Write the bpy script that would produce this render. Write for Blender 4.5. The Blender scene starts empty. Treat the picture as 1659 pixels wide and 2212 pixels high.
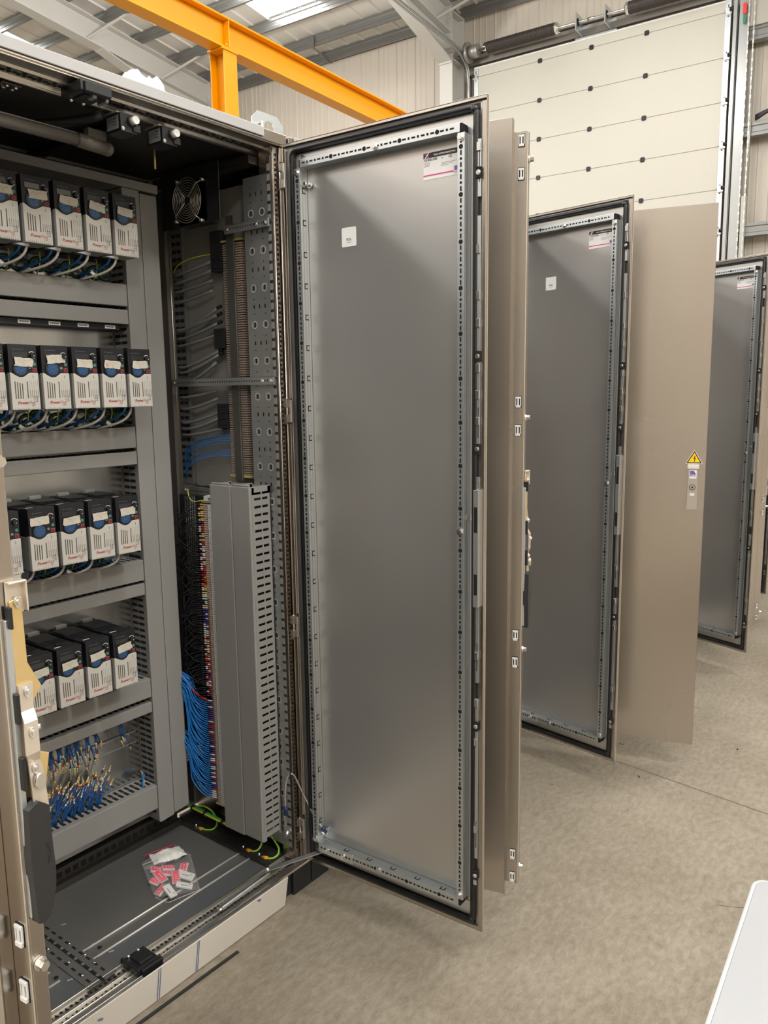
import bpy, math, random
from mathutils import Vector, Matrix
random.seed(7)
SC = bpy.context.scene
COL = SC.collection
R = math.radians
# ------------------------------------------------------------------ materials
def mat(name, col, rough=.5, metal=0., emis=None, estr=0., alpha=1., trans=0., noise=0., nscale=8., nstretch=(1,1,1), bump=0., rvar=0., spec=.5, coat=0., aniso=0.):
    m = bpy.data.materials.new(name); m.use_nodes = True
    nt = m.node_tree; b = nt.nodes['Principled BSDF']
    b.inputs['Base Color'].default_value = (*col, 1)
    b.inputs['Roughness'].default_value = rough
    b.inputs['Metallic'].default_value = metal
    b.inputs['Specular IOR Level'].default_value = spec
    b.inputs['Coat Weight'].default_value = coat
    b.inputs['Anisotropic'].default_value = aniso
    if trans: b.inputs['Transmission Weight'].default_value = trans; b.inputs['IOR'].default_value = 1.2
    if alpha < 1: b.inputs['Alpha'].default_value = alpha
    if emis:
        b.inputs['Emission Color'].default_value = (*emis, 1); b.inputs['Emission Strength'].default_value = estr
    if noise or rvar or bump:
        tc = nt.nodes.new('ShaderNodeTexCoord'); mp = nt.nodes.new('ShaderNodeMapping')
        mp.inputs['Scale'].default_value = nstretch
        nt.links.new(tc.outputs['Object'], mp.inputs['Vector'])
        n = nt.nodes.new('ShaderNodeTexNoise'); n.inputs['Scale'].default_value = nscale; n.inputs['Detail'].default_value = 5
        nt.links.new(mp.outputs[0], n.inputs['Vector'])
        if noise:
            mx = nt.nodes.new('ShaderNodeMixRGB'); mx.blend_type = 'MIX'
            mx.inputs[1].default_value = (*[c*(1-noise) for c in col], 1); mx.inputs[2].default_value = (*[min(1, c*(1+noise)) for c in col], 1)
            nt.links.new(n.outputs['Fac'], mx.inputs[0]); nt.links.new(mx.outputs[0], b.inputs['Base Color'])
        if rvar:
            mr = nt.nodes.new('ShaderNodeMapRange'); mr.inputs[3].default_value = rough-rvar; mr.inputs[4].default_value = rough+rvar
            nt.links.new(n.outputs['Fac'], mr.inputs[0]); nt.links.new(mr.outputs[0], b.inputs['Roughness'])
        if bump:
            bp = nt.nodes.new('ShaderNodeBump'); bp.inputs['Strength'].default_value = bump; bp.inputs['Distance'].default_value = .002
            nt.links.new(n.outputs['Fac'], bp.inputs['Height']); nt.links.new(bp.outputs[0], b.inputs['Normal'])
    return m
def steel_mat(name, col, rough, grain=.0, metal=1.0):
    # brushed stainless sheet: fine grain stretched along the width plus faint smudges
    m = mat(name, col, rough, metal)
    nt = m.node_tree; b = nt.nodes['Principled BSDF']
    tc = nt.nodes.new('ShaderNodeTexCoord')
    mp = nt.nodes.new('ShaderNodeMapping'); mp.inputs['Scale'].default_value = (2, 2, 260)
    nt.links.new(tc.outputs['Object'], mp.inputs['Vector'])
    n = nt.nodes.new('ShaderNodeTexNoise'); n.inputs['Scale'].default_value = 1; n.inputs['Detail'].default_value = 3
    nt.links.new(mp.outputs[0], n.inputs['Vector'])
    n2 = nt.nodes.new('ShaderNodeTexNoise'); n2.inputs['Scale'].default_value = 2.2; n2.inputs['Detail'].default_value = 3
    nt.links.new(tc.outputs['Object'], n2.inputs['Vector'])
    mr = nt.nodes.new('ShaderNodeMapRange'); mr.inputs[3].default_value = -grain; mr.inputs[4].default_value = grain
    nt.links.new(n.outputs['Fac'], mr.inputs[0])
    m2 = nt.nodes.new('ShaderNodeMapRange'); m2.inputs[1].default_value = .35; m2.inputs[2].default_value = .75
    m2.inputs[3].default_value = rough-.015; m2.inputs[4].default_value = rough+.04
    nt.links.new(n2.outputs['Fac'], m2.inputs[0])
    ad = nt.nodes.new('ShaderNodeMath'); nt.links.new(mr.outputs[0], ad.inputs[0]); nt.links.new(m2.outputs[0], ad.inputs[1])
    nt.links.new(ad.outputs[0], b.inputs['Roughness'])
    mx = nt.nodes.new('ShaderNodeMixRGB')
    mx.inputs[1].default_value = (*[c*.975 for c in col], 1); mx.inputs[2].default_value = (*[min(1, c*1.02) for c in col], 1)
    nt.links.new(n2.outputs['Fac'], mx.inputs[0]); nt.links.new(mx.outputs[0], b.inputs['Base Color'])
    return m
def concrete():
    m = mat('concrete_floor', (.4, .37, .32), .55)
    nt = m.node_tree; b = nt.nodes['Principled BSDF']; tc = nt.nodes.new('ShaderNodeTexCoord')
    def nz(s, d, st=(1, 1, 1), dist=0):
        mp = nt.nodes.new('ShaderNodeMapping'); mp.inputs['Scale'].default_value = st; nt.links.new(tc.outputs['Object'], mp.inputs['Vector'])
        n = nt.nodes.new('ShaderNodeTexNoise'); n.inputs['Scale'].default_value = s; n.inputs['Detail'].default_value = d; n.inputs['Roughness'].default_value = .65
        n.inputs['Distortion'].default_value = dist
        nt.links.new(mp.outputs[0], n.inputs['Vector']); return n
    a, c, f = nz(1.3, 6), nz(30, 8, (1, 1.8, 1), .3), nz(170, 3)
    r = nt.nodes.new('ShaderNodeValToRGB'); e = r.color_ramp.elements
    e[0].position = .38; e[0].color = (.19, .157, .112, 1); e[1].position = .66; e[1].color = (.405, .36, .288, 1)
    s = nt.nodes.new('ShaderNodeMath'); s.operation = 'MULTIPLY_ADD'; s.inputs[1].default_value = .45
    nt.links.new(a.outputs['Fac'], s.inputs[0])
    s2 = nt.nodes.new('ShaderNodeMath'); s2.operation = 'MULTIPLY'; s2.inputs[1].default_value = .4; nt.links.new(c.outputs['Fac'], s2.inputs[0])
    s3 = nt.nodes.new('ShaderNodeMath'); s3.operation = 'MULTIPLY_ADD'; s3.inputs[1].default_value = .15; nt.links.new(f.outputs['Fac'], s3.inputs[0]); nt.links.new(s2.outputs[0], s3.inputs[2])
    nt.links.new(s3.outputs[0], s.inputs[2]); nt.links.new(s.outputs[0], r.inputs[0])
    # small dark pits
    v = nt.nodes.new('ShaderNodeTexVoronoi'); v.inputs['Scale'].default_value = 9; nt.links.new(tc.outputs['Object'], v.inputs['Vector'])
    mr = nt.nodes.new('ShaderNodeMapRange'); mr.inputs[1].default_value = .025; mr.inputs[2].default_value = .06; nt.links.new(v.outputs['Distance'], mr.inputs[0])
    mx = nt.nodes.new('ShaderNodeMixRGB'); mx.inputs[1].default_value = (.2, .16, .12, 1)
    nt.links.new(mr.outputs[0], mx.inputs[0]); nt.links.new(r.outputs[0], mx.inputs[2]); nt.links.new(mx.outputs[0], b.inputs['Base Color'])
    rr = nt.nodes.new('ShaderNodeMapRange'); rr.inputs[3].default_value = .38; rr.inputs[4].default_value = .62
    nt.links.new(a.outputs['Fac'], rr.inputs[0]); nt.links.new(rr.outputs[0], b.inputs['Roughness'])
    bp = nt.nodes.new('ShaderNodeBump'); bp.inputs['Strength'].default_value = .25; bp.inputs['Distance'].default_value = .003
    nt.links.new(c.outputs['Fac'], bp.inputs['Height']); nt.links.new(bp.outputs[0], b.inputs['Normal'])
    return m
STEEL = steel_mat('stainless_sheet', (.53, .485, .435), .25)
STEELI = steel_mat('stainless_inner', (.63, .625, .615), .33, metal=.82)
SILL = mat('stainless_sill', (.60, .57, .52), .3, .9, noise=.12, nscale=30, rvar=.05)
STEELF = mat('stainless_frame', (.42, .36, .31), .33, 1, noise=.12, nscale=30, rvar=.06)
GALV = mat('galvanised', (.62, .66, .68), .38, .9, noise=.06, nscale=40)
GALVD = mat('galvanised_plate', (.50, .52, .52), .42, .9, noise=.1, nscale=12, rvar=.05)
TRAY = mat('tray_plate', (.19, .188, .18), .36, .5, noise=.12, nscale=6, rvar=.06)
EDGE = mat('bright_edge', (.85, .83, .78), .25, 1)
ZINC = mat('zinc_bolt', (.75, .76, .75), .25, 1)
BRASS = mat('yellow_zinc', (.80, .60, .28), .42, .75, noise=.08, nscale=25)
LEVER = mat('lever_metal', (.78, .70, .60), .4, .7)
HOLE = mat('punched_hole', (.006, .006, .007), .9)
RUB = mat('black_gasket', (.009, .009, .010), .36)
BLK = mat('black_plastic', (.012, .013, .015), .45)
BLK2 = mat('black_housing', (.011, .012, .015), .5)
GRIP = mat('grip_plastic', (.022, .023, .024), .42)
PLINTH = mat('plinth_black', (.016, .017, .018), .55)
DUCT = mat('duct_grey', (.30, .297, .285), .5, noise=.02, nscale=400)
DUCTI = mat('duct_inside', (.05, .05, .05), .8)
DRV = mat('drive_cream', (.60, .585, .54), .5)
DRVD = mat('drive_groove', (.10, .085, .07), .7)
DRVS = mat('drive_side_grey', (.30, .30, .29), .5)
KEYB = mat('keypad_blue', (.018, .075, .20), .4)
KEYL = mat('keypad_line', (.12, .22, .38), .5)
DISP = mat('display_glass', (.035, .038, .042), .18)
DISPG = mat('display_grey', (.16, .165, .165), .3)
GRN = mat('button_green', (.08, .28, .20), .5)
REDB = mat('button_red', (.22, .012, .02), .45)
REDL = mat('button_red_rim', (.30, .07, .08), .5)
GREYB = mat('button_grey', (.25, .27, .26), .5)
TAPE = mat('tape', (.66, .62, .53), .7, noise=.12, nscale=120)
INK = mat('ink', (.10, .09, .09), .7)
INKB = mat('blue_pen', (.02, .10, .32), .6)
REDT = mat('red_letters', (.42, .05, .05), .5)
WHT = mat('white_plastic', (.78, .78, .76), .45)
PAPER = mat('label_white', (.88, .88, .87), .5)
PINK = mat('label_pink', (.72, .06, .28), .5)
LBLK = mat('label_black', (.02, .018, .018), .5)
LOGOB = mat('logo_blue', (.05, .22, .55), .5)
LOGOP = mat('logo_purple', (.30, .08, .40), .5)
YEL = mat('sign_yellow', (.95, .60, .0), .45)
BLUEW = mat('blue_wire', (.012, .20, .62), .42)
BLUED = mat('blue_wire_shaded', (.010, .105, .36), .45)  # darker copy of the wire blue, shade put into the colour
BLKW = mat('black_wire', (.012, .013, .015), .33)
GRYW = mat('grey_cable', (.19, .20, .20), .45)
WHTW = mat('white_cable', (.46, .45, .42), .45)
REDW = mat('red_wire', (.45, .015, .02), .4)
GRNW = mat('dark_green_cable', (.015, .06, .042), .45)
EARTH = mat('earth_green', (.05, .42, .06), .42)
EARTHY = mat('earth_yellow', (.62, .62, .05), .42)
ORNG = mat('crimp_orange', (.85, .38, .02), .45)
FERY = mat('ferrule_yellow', (.80, .66, .24), .4, .1)
FERR = mat('marker_red', (.50, .03, .03), .5)
FERW = mat('marker_white', (.85, .85, .85), .5)
FERO = mat('marker_orange', (.90, .35, .03), .45)
FERB = mat('marker_violet', (.06, .04, .22), .5)
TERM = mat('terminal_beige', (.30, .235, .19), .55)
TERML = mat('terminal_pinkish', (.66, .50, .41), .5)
TERMD = mat('terminal_shade', (.13, .09, .08), .7)
TERMY = mat('terminal_end_yellow', (.55, .50, .12), .5)
CRANE = mat('crane_orange', (.93, .40, .0), .38, noise=.03, nscale=3)
PAINT = mat('paint_grey', (.56, .555, .53), .5, noise=.03, nscale=2)
PURL = mat('purlin_galv', (.25, .255, .25), .36, .55, noise=.08, nscale=3)
CLAD = mat('cladding_cream', (.62, .57, .50), .45, noise=.02, nscale=1)
ROOF = mat('roof_sheet', (.84, .82, .79), .5, noise=.05, nscale=1.5)
DOORP = mat('door_cream', (.57, .555, .495), .5, noise=.02, nscale=1)
SEAM = mat('seam', (.43, .415, .36), .6)
SPRING = mat('spring_dark', (.05, .042, .038), .55, .3, noise=.3, nscale=60)
SKYM = mat('skylight', (.9, .9, .9), .5, emis=(1, .99, .97), estr=8.)
LAMPM = mat('fill_lamp_lens', (.9, .9, .9), .5, emis=(1, .95, .86), estr=14.)
FLOORM = concrete()
TABLE = mat('table_top', (.40, .41, .43), .28, noise=.05, nscale=3)
TABLEE = mat('table_edge', (.88, .88, .82), .4)
BOARD = mat('board_white', (.74, .70, .64), .55, noise=.02, nscale=10)
BAG = mat('clear_bag', (.9, .9, .9), .10, alpha=.15, spec=1.)
BAGW = mat('bag_filler_white', (.80, .80, .76), .5, noise=.1, nscale=40)
REDC = mat('tag_red', (.85, .03, .10), .45)
POLY = mat('polythene_white', (.92, .92, .92), .35)
TUBE = mat('lamp_tube', (.20, .185, .165), .25, alpha=.75)
INNER = mat('inner_wall', (.42, .41, .39), .45, .5, noise=.04, nscale=4)
PLATE = mat('mount_plate', (.60, .60, .59), .20, .95, noise=.06, nscale=14, rvar=.04)
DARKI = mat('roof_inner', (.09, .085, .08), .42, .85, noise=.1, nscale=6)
CHAIN = mat('chain', (.6, .6, .56), .4, .6)
RED = mat('tag_red_plain', (.8, .04, .04), .5)
GREENP = mat('tag_green', (.02, .22, .12), .5)
TRACK = mat('door_track', (.40, .41, .41), .35, .8)
# ------------------------------------------------------------------ mesh builder
class MB:
    def __init__(s, org=(0, 0, 0), T=None):
        s.v = []; s.f = []; s.mi = []; s.sm = []; s.o = Vector(org); s.T = T
    def p(s, co):
        c = Vector(co)
        if s.T is not None: c = s.T @ c
        s.v.append(c - s.o); return len(s.v)-1
    def face(s, idx, m=0, sm=False): s.f.append(tuple(idx)); s.mi.append(m); s.sm.append(sm)
    def poly(s, pts, m=0): s.face([s.p(q) for q in pts], m); return s
    def box(s, x0, x1, y0, y1, z0, z1, m=0):
        i = [s.p((x, y, z)) for z in (z0, z1) for y in (y0, y1) for x in (x0, x1)]
        for q in ((0, 2, 3, 1), (4, 5, 7, 6), (0, 1, 5, 4), (2, 6, 7, 3), (0, 4, 6, 2), (1, 3, 7, 5)): s.face([i[k] for k in q], m)
        return s
    def prism(s, pts, ax, a, b, m=0):
        # pts: 2D outline in the two other axes (in xyz order), extruded a..b on axis ax
        def mk(q, t):
            c = [q[0], q[1]]; c.insert(ax, t); return c
        A = [s.p(mk(q, a)) for q in pts]; B = [s.p(mk(q, b)) for q in pts]; n = len(pts)
        s.face(A[::-1], m); s.face(B, m)
        for k in range(n): s.face((A[k], A[(k+1) % n], B[(k+1) % n], B[k]), m)
        return s
    def shell(s, pts, ax, a, b, m=0):
        # open profile, single sheet
        def mk(q, t):
            c = [q[0], q[1]]; c.insert(ax, t); return c
        A = [s.p(mk(q, a)) for q in pts]; B = [s.p(mk(q, b)) for q in pts]
        for k in range(len(pts)-1): s.face((A[k], A[k+1], B[k+1], B[k]), m)
        return s
    def tube(s, pts, r, n=8, m=0, caps=True, smooth=True):
        pts = [Vector(q) for q in pts]; rings = []; N = None
        for k, q in enumerate(pts):
            d = (pts[min(k+1, len(pts)-1)] - pts[max(k-1, 0)])
            d.normalize()
            if N is None:
                N = d.orthogonal().normalized()
            else:
                N = (N - d*N.dot(d)); N = N.normalized() if N.length > 1e-6 else d.orthogonal().normalized()
            Bv = d.cross(N)
            rr = r[k] if isinstance(r, (list, tuple)) else r
            rings.append([s.p(q + (N*math.cos(t)+Bv*math.sin(t))*rr) for t in [2*math.pi*j/n for j in range(n)]])
        for a, b in zip(rings, rings[1:]):
            for j in range(n): s.face((a[j], a[(j+1) % n], b[(j+1) % n], b[j]), m, smooth)
        if caps: s.face(rings[0][::-1], m); s.face(rings[-1], m)
        return s
    def cyl(s, a, b, r, n=12, m=0, smooth=True): return s.tube([a, b], r, n, m, True, smooth)
    def disc(s, c, nrm, r, n=12, m=0, sy=1.0, up=(0, 0, 1)):
        c = Vector(c); nrm = Vector(nrm).normalized(); U = Vector(up) if abs(nrm.z) < .99 else Vector((1, 0, 0)); U = (U-nrm*U.dot(nrm)).normalized(); V = nrm.cross(U)
        s.poly([c+V*math.cos(t)*r+U*math.sin(t)*r*sy for t in [2*math.pi*j/n for j in range(n)]], m); return s
    def rect(s, c, nrm, w, h, m=0, up=(0, 0, 1)):
        c = Vector(c); nrm = Vector(nrm).normalized(); U = Vector(up); U = (U-nrm*U.dot(nrm)).normalized(); V = U.cross(nrm)
        s.poly([c-V*w/2-U*h/2, c+V*w/2-U*h/2, c+V*w/2+U*h/2, c-V*w/2+U*h/2], m); return s
    def ball(s, c, r, m=0, n=8, sc=(1, 1, 1)):
        c = Vector(c); rg = []
        for i in range(1, n//2+1):
            t = math.pi*i/(n//2+1)
            rg.append([s.p(c+Vector((math.sin(t)*math.cos(q)*sc[0], math.sin(t)*math.sin(q)*sc[1], math.cos(t)*sc[2]))*r) for q in [2*math.pi*j/n for j in range(n)]])
        tp = s.p(c+Vector((0, 0, r*sc[2]))); bt = s.p(c-Vector((0, 0, r*sc[2])))
        for a, b in zip(rg, rg[1:]):
            for j in range(n): s.face((a[j], b[j], b[(j+1) % n], a[(j+1) % n]), m, True)
        for j in range(n):
            s.face((tp, rg[0][j], rg[0][(j+1) % n]), m, True); s.face((bt, rg[-1][(j+1) % n], rg[-1][j]), m, True)
        return s
    def text(s, txt, M4, size, m=0, depth=.0003, shear=0., bold=0., align='LEFT'):
        vs, fs = text_geo(txt, size, depth, shear, bold, align)
        b = len(s.v)
        for v in vs: s.p(M4 @ Vector(v))
        for f in fs: s.face([b+k for k in f], m)
        return s
    def build(s, name, mats, parent=None, bevel=0., seg=2, **props):
        me = bpy.data.meshes.new(name); me.from_pydata([tuple(v) for v in s.v], [], s.f)
        if not isinstance(mats, (list, tuple)): mats = [mats]
        for mt in mats: me.materials.append(mt)
        me.polygons.foreach_set('material_index', [min(k, len(mats)-1) for k in s.mi])
        me.polygons.foreach_set('use_smooth', s.sm)
        me.update()
        o = bpy.data.objects.new(name, me); COL.objects.link(o)
        if parent is not None: o.parent = parent
        if bevel:
            md = o.modifiers.new('bevel', 'BEVEL'); md.width = bevel; md.segments = seg; md.limit_method = 'ANGLE'; md.angle_limit = R(40)
            md.harden_normals = False
        for k, v in props.items(): o[k] = v
        return o
_tc = {}
def text_geo(txt, size, depth, shear, bold, align):
    key = (txt, size, depth, shear, bold, align)
    if key not in _tc:
        cu = bpy.data.curves.new('t', 'FONT'); cu.body = txt; cu.size = size; cu.extrude = depth; cu.shear = shear; cu.offset = bold; cu.align_x = align
        cu.resolution_u = 2
        o = bpy.data.objects.new('t', cu); me = bpy.data.meshes.new_from_object(o)
        _tc[key] = ([tuple(v.co) for v in me.vertices], [tuple(p.vertices) for p in me.polygons])
        bpy.data.meshes.remove(me); bpy.data.objects.remove(o); bpy.data.curves.remove(cu)
    return _tc[key]
def plane_M(o, x, y):
    # text plane: origin, x direction, y direction
    x = Vector(x).normalized(); y = Vector(y).normalized(); z = x.cross(y)
    M = Matrix.Identity(4)
    for i in range(3): M[i][0] = x[i]; M[i][1] = y[i]; M[i][2] = z[i]; M[i][3] = o[i]
    return M
def empty(name, loc, label=None, cat=None, group=None, rz=0., kind=None):
    o = bpy.data.objects.new(name, None); COL.objects.link(o); o.location = loc; o.rotation_euler = (0, 0, rz); o.empty_display_size = .05
    tag(o, label, cat, group, kind); return o
def tag(o, label=None, cat=None, group=None, kind=None):
    if label: o['label'] = label
    if cat: o['category'] = cat
    if group: o['group'] = group
    if kind: o['kind'] = kind
    return o
def kids(o): return [c for c in bpy.data.objects if c.parent == o]
def dup(root, loc, label, group=None, tree=None):
    r = root.copy(); COL.objects.link(r); r.location = loc; r['label'] = label
    if group: r['group'] = group
    for c, subs in tree:
        q = c.copy(); COL.objects.link(q); q.parent = r
        for g in subs:
            h = g.copy(); COL.objects.link(h); h.parent = q
    return r
def tree_of(root): return [(c, kids(c)) for c in kids(root)]
def bez(a, b, c, d, n=8):
    a, b, c, d = map(Vector, (a, b, c, d)); out = []
    for i in range(n+1):
        t = i/n; out.append(a*(1-t)**3+b*3*t*(1-t)**2+c*3*t*t*(1-t)+d*t**3)
    return out
def holes(M, p0, d, nrm, L, pitch, kinds, m=1, w=.006, off=.0004, start=0):
    # a punched row along d: kinds cycle of 'B' big round, 's' slot, 'o' small round, 'T' clover, 'q' square, '^' triangle
    p0 = Vector(p0); d = Vector(d).normalized(); nrm = Vector(nrm).normalized(); u = nrm.cross(d)
    k = 0; t = pitch*.5
    while t < L-pitch*.3:
        c = p0+d*t+nrm*off; ch = kinds[(k+start) % len(kinds)]
        if ch == 'B': M.disc(c, nrm, w*.62, 10, m)
        elif ch == 'o': M.disc(c, nrm, w*.36, 8, m)
        elif ch == 's':
            h = d*pitch*.40; q = u*w*.22; M.poly([c-h-q, c-h+q, c+h+q, c+h-q][::-1], m)
        elif ch == 'T':
            for a, b in ((0, .30), (-.26, -.12), (.26, -.12)): M.disc(c+d*w*a*1.5+u*w*b*1.9, nrm, w*.36, 8, m)
        elif ch == 'q':
            h = d*pitch*.34; q = u*w*.42; M.poly([c-h-q, c-h+q, c+h+q, c+h-q][::-1], m)
        elif ch == '^':
            h = d*pitch*.42; q = u*w*.5; M.poly([c-h-q, c+h-q, c+q][::-1], m)
        t += pitch; k += 1
    return M
def bolt(M, c, d, r=.005, h=.004, m=0):
    c = Vector(c); d = Vector(d).normalized()
    M.cyl(c, c+d*h*.3, r*1.35, 14, m); M.cyl(c+d*h*.3, c+d*h, r, 6, m, False); return M
# ------------------------------------------------------------------ door leaves
DZ = .105; DH = 1.99
def rounded_loop(x0, x1, z0, z1, y, r, n=5):
    pts = []
    for cx, cz, a0 in ((x1-r, z0+r, -90), (x1-r, z1-r, 0), (x0+r, z1-r, 90), (x0+r, z0+r, 180)):
        for k in range(n+1):
            a = R(a0+90*k/n); pts.append((cx+r*math.cos(a), y, cz+r*math.sin(a)))
    return pts+[pts[0], pts[1]]
def name_plate(par, x0, z0, w, h, y, full=True):
    t = w/.1
    M = MB(); M.box(x0, x0+w, y-.0004, y, z0, z0+h, 0)
    s = lambda a, b, c, d, m: M.poly([(x0+a*t, y-.0007, z0+b*t), (x0+c*t, y-.0007, z0+b*t), (x0+c*t, y-.0007, z0+d*t), (x0+a*t, y-.0007, z0+d*t)], m)
    H = h/t
    s(0, H-.0115, .1, H, 1); s(0, .0075, .080, .0105, 2)
    s(.081, .010, .092, .0195, 3); s(.0865, .0145, .092, .0195, 4)
    tx = lambda a, b, st, sz, m, bd=0: M.text(st, plane_M((x0+a*t, y-.0010, z0+b*t), (1, 0, 0), (0, 0, 1)), sz*t, m, .0001, 0, bd*t)
    M.poly([(x0+a*t, y-.0009, z0+(H-b)*t) for a, b in ((.003, .001), (.007, .001), (.016, .011), (.012, .011))], 2)
    M.poly([(x0+a*t, y-.0010, z0+(H-b)*t) for a, b in ((.012, .001), (.016, .001), (.007, .011), (.003, .011))], 0)
    tx(.0275, H-.0078, 'VX25. SYSTEM PERFECTION.', .0046, 0, .00010)
    tx(.002, H-.0175, 'VX 8451.000', .0065, 5, .00012)
    tx(.066, H-.0175, 'CE', .0075, 5); tx(.048, H-.0175, 'ID:', .004, 5); tx(.082, .0045, 'RITTAL', .0035, 5)
    for k in range(4): s(.002, H-.021-.0028*k, .018-.002*(k % 2), H-.0202-.0028*k, 6)
    for k in range(3): s(.047, H-.027-.003*k, .09-.012*k, H-.0263-.003*k, 6)
    M.build('product_label', [PAPER, LBLK, PINK, LOGOP, LOGOB, INK, GREYB], par, label='white product label with black header and pink line')
def punched(M, X, Y, Z0, L, vertical, w, m):
    # door tube pattern: big round hole every 100 mm, slots and small rounds between
    d = (0, 0, 1) if vertical else (1, 0, 0)
    holes(M, (X, Y, Z0), d, (0, -1, 0), L, .0125, 'sosososB', m, w)
def door_inner(root, hinge, th, W, long=True, plates=True, arm=True):
    """leaf seen from its inside: -Y is the inner face, X runs from the hinge to the free edge"""
    o = Vector(hinge)-root.location
    M = MB()
    M.box(0, W, 0, .0025, 0, DH, 0)
    # folded rim and return flange
    rd = .008
    M.box(W-.0015, W, -rd, 0, 0, DH, 1); M.box(0, .0015, -rd, 0, 0, DH, 1)
    M.box(0, W, -rd, 0, DH-.0015, DH, 1); M.box(0, W, -rd, 0, 0, .0015, 1)
    M.box(W-.012, W-.0015, -rd, -rd+.0015, .012, DH-.012, 1); M.box(.0015, .010, -rd, -rd+.0015, .012, DH-.012, 1)
    M.box(.0, W, -rd, -rd+.0015, DH-.008, DH-.0015, 1); M.box(0, W, -rd, -rd+.0015, .0015, .011, 1)
    door = M.build('door', [STEELI, STEEL], root, .0012, 1)
    door.location = o; door.rotation_euler = (0, 0, -th)
    # sealing gasket
    g = MB(); g.tube(rounded_loop(.033, W-.0255, .021, DH-.022, -.007, .016), .0078, 10, 0, False)
    for cx_, cz_ in ((W-.030, DH-.0265), (W-.030, .0255)): g.ball((cx_, -.007, cz_), .0105, 0, 10)
    g.box(.030, W-.020, -.0012, -.0003, DH-.030, DH-.0125, 0); g.box(.030, W-.020, -.0012, -.0003, .0125, .030, 0)
    g.build('gasket', RUB, door)
    # tubular door frame rails
    xr = W-.052
    def vr(xc, side):
        r = MB(); r.box(xc-.009, xc+.009, -.030, -.001, .085, 1.915, 0)
        r.box(xc+.009, xc+.0094, -.024, -.019, .085, 1.915, 2); r.box(xc+.009, xc+.0094, -.012, -.009, .085, 1.915, 2)
        punched(r, xc, -.030, .092, 1.815, True, .0085, 1)
        if side:
            for k in range(24):
                z = .14+k*.078
                for q in ((-.022, -.010, 0, .0025), (-.022, -.010, .012, .0145), (-.0225, -.0195, 0, .0145)):
                    r.box(xc+.0094, xc+.0098, q[0], q[1], z+q[2], z+q[3], 1)
        return r.build('perforated_rail', [GALV, HOLE, GALVD], door, .001, 1)
    vr(.0665, True); vr(xr, False)
    for z0, up in ((1.9165, True), (.066, False)):
        r = MB(); r.box(.076, xr-.004, -.030, -.001, z0, z0+.020, 0)
        punched(r, .082, -.030, z0+.010, xr-.094, False, .0085, 1)
        # rail start in x
        if not up:
            for k in range(6):
                x = .16+k*.078
                for q in ((0, .0025), (.012, .0145)): r.box(x+q[0], x+q[1], -.022, -.010, z0+.020, z0+.0204, 1)
                r.box(x, x+.0145, -.0225, -.0195, z0+.020, z0+.0204, 1)
        # black end plug
        r.box(xr-.004, xr+.002, -.029, -.002, z0+.001, z0+.019, 1); r.box(.072, .076, -.029, -.002, z0+.001, z0+.019, 1)
        r.build('perforated_rail', [GALV, HOLE, GALVD], door, .001, 1)
    for x, z in ((.0665, 1.905), (xr, 1.905), (.0665, .096), (xr, .096), ((.076+xr)/2, 1.926), ((.076+xr)/2-.02, .076), (xr, 1.03)):
        b = MB(); bolt(b, (x, -.030, z), (0, -1, 0), .0062, .007); b.build('rail_screw', ZINC, door)
    s = MB(); s.cyl((.086, 0, 1.878), (.086, -.026, 1.878), .0042, 12); s.cyl((.086, -.001, 1.878), (.086, -.006, 1.878), .0085, 12)
    s.build('earth_stud', ZINC, door)
    # lock rods along the free edge
    l = MB(); xe = W-.0165
    for za, zb in ((.20, .62), (.66, 1.16), (1.22, 1.74), (1.78, 1.90)):
        l.box(xe-.0035, xe+.0045, -.012, -.009, za, zb, 0)
        l.box(xe-.0005, xe+.0015, -.0124, -.012, za+.03, za+.10, 1)
    l.box(xe-.007, xe+.006, -.020, -.006, .85, 1.13, 0); l.box(xe-.005, xe+.004, -.0206, -.020, .88, .93, 1); l.box(xe-.005, xe+.004, -.0206, -.020, 1.03, 1.09, 1)
    for z in (1.83, 1.435, 1.225, .55, .155):
        l.box(xe-.006, xe+.005, -.016, -.006, z-.012, z+.012, 1); bolt(l, (xe, -.016, z), (0, -1, 0), .0042, .003, 2)
    for z in (.13, .27, .50, .60, .72, 1.28, 1.34, 1.40, 1.50, 1.56, 1.66, 1.875):
        l.box(xe-.0045, xe+.0035, -.016, -.011, z, z+.018, 2)
    l.build('lock_rod', [GALV, HOLE, ZINC], door, .0005, 1)
    k = MB(); bolt(k, (W-.034, -.001, 1.062), (0, -1, 0), .0055, .007); k.build('screw', ZINC, door)
    if plates:
        name_plate(door, W-.166, 1.838, .100, .058, -.0003)
        q = MB(); q.prism([(.20425+sx_*.01925+.003*math.cos(R(a_)), 1.739+sz_*.020+.003*math.sin(R(a_))) for sx_, sz_, aa_ in ((1, -1, -90), (1, 1, 0), (-1, 1, 90), (-1, -1, 180)) for a_ in (aa_, aa_+45, aa_+90)], 1, -.0006, -.0002, 0)
        q.box(.190, .196, -.0008, -.0006, 1.7, 1.7001, 0)
        q.text('RITTAL', plane_M((.1965, -.0009, 1.7325), (1, 0, 0), (0, 0, 1)), .0045, 1, .0001, 0, .0001)
        q.box(.199, .2115, -.0009, -.0006, 1.7255, 1.7262, 1); q.box(.197, .2135, -.0009, -.0006, 1.7305, 1.7311, 1)
        q.build('square_sticker', [PAPER, INK], door, label='small white square sticker')
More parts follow.
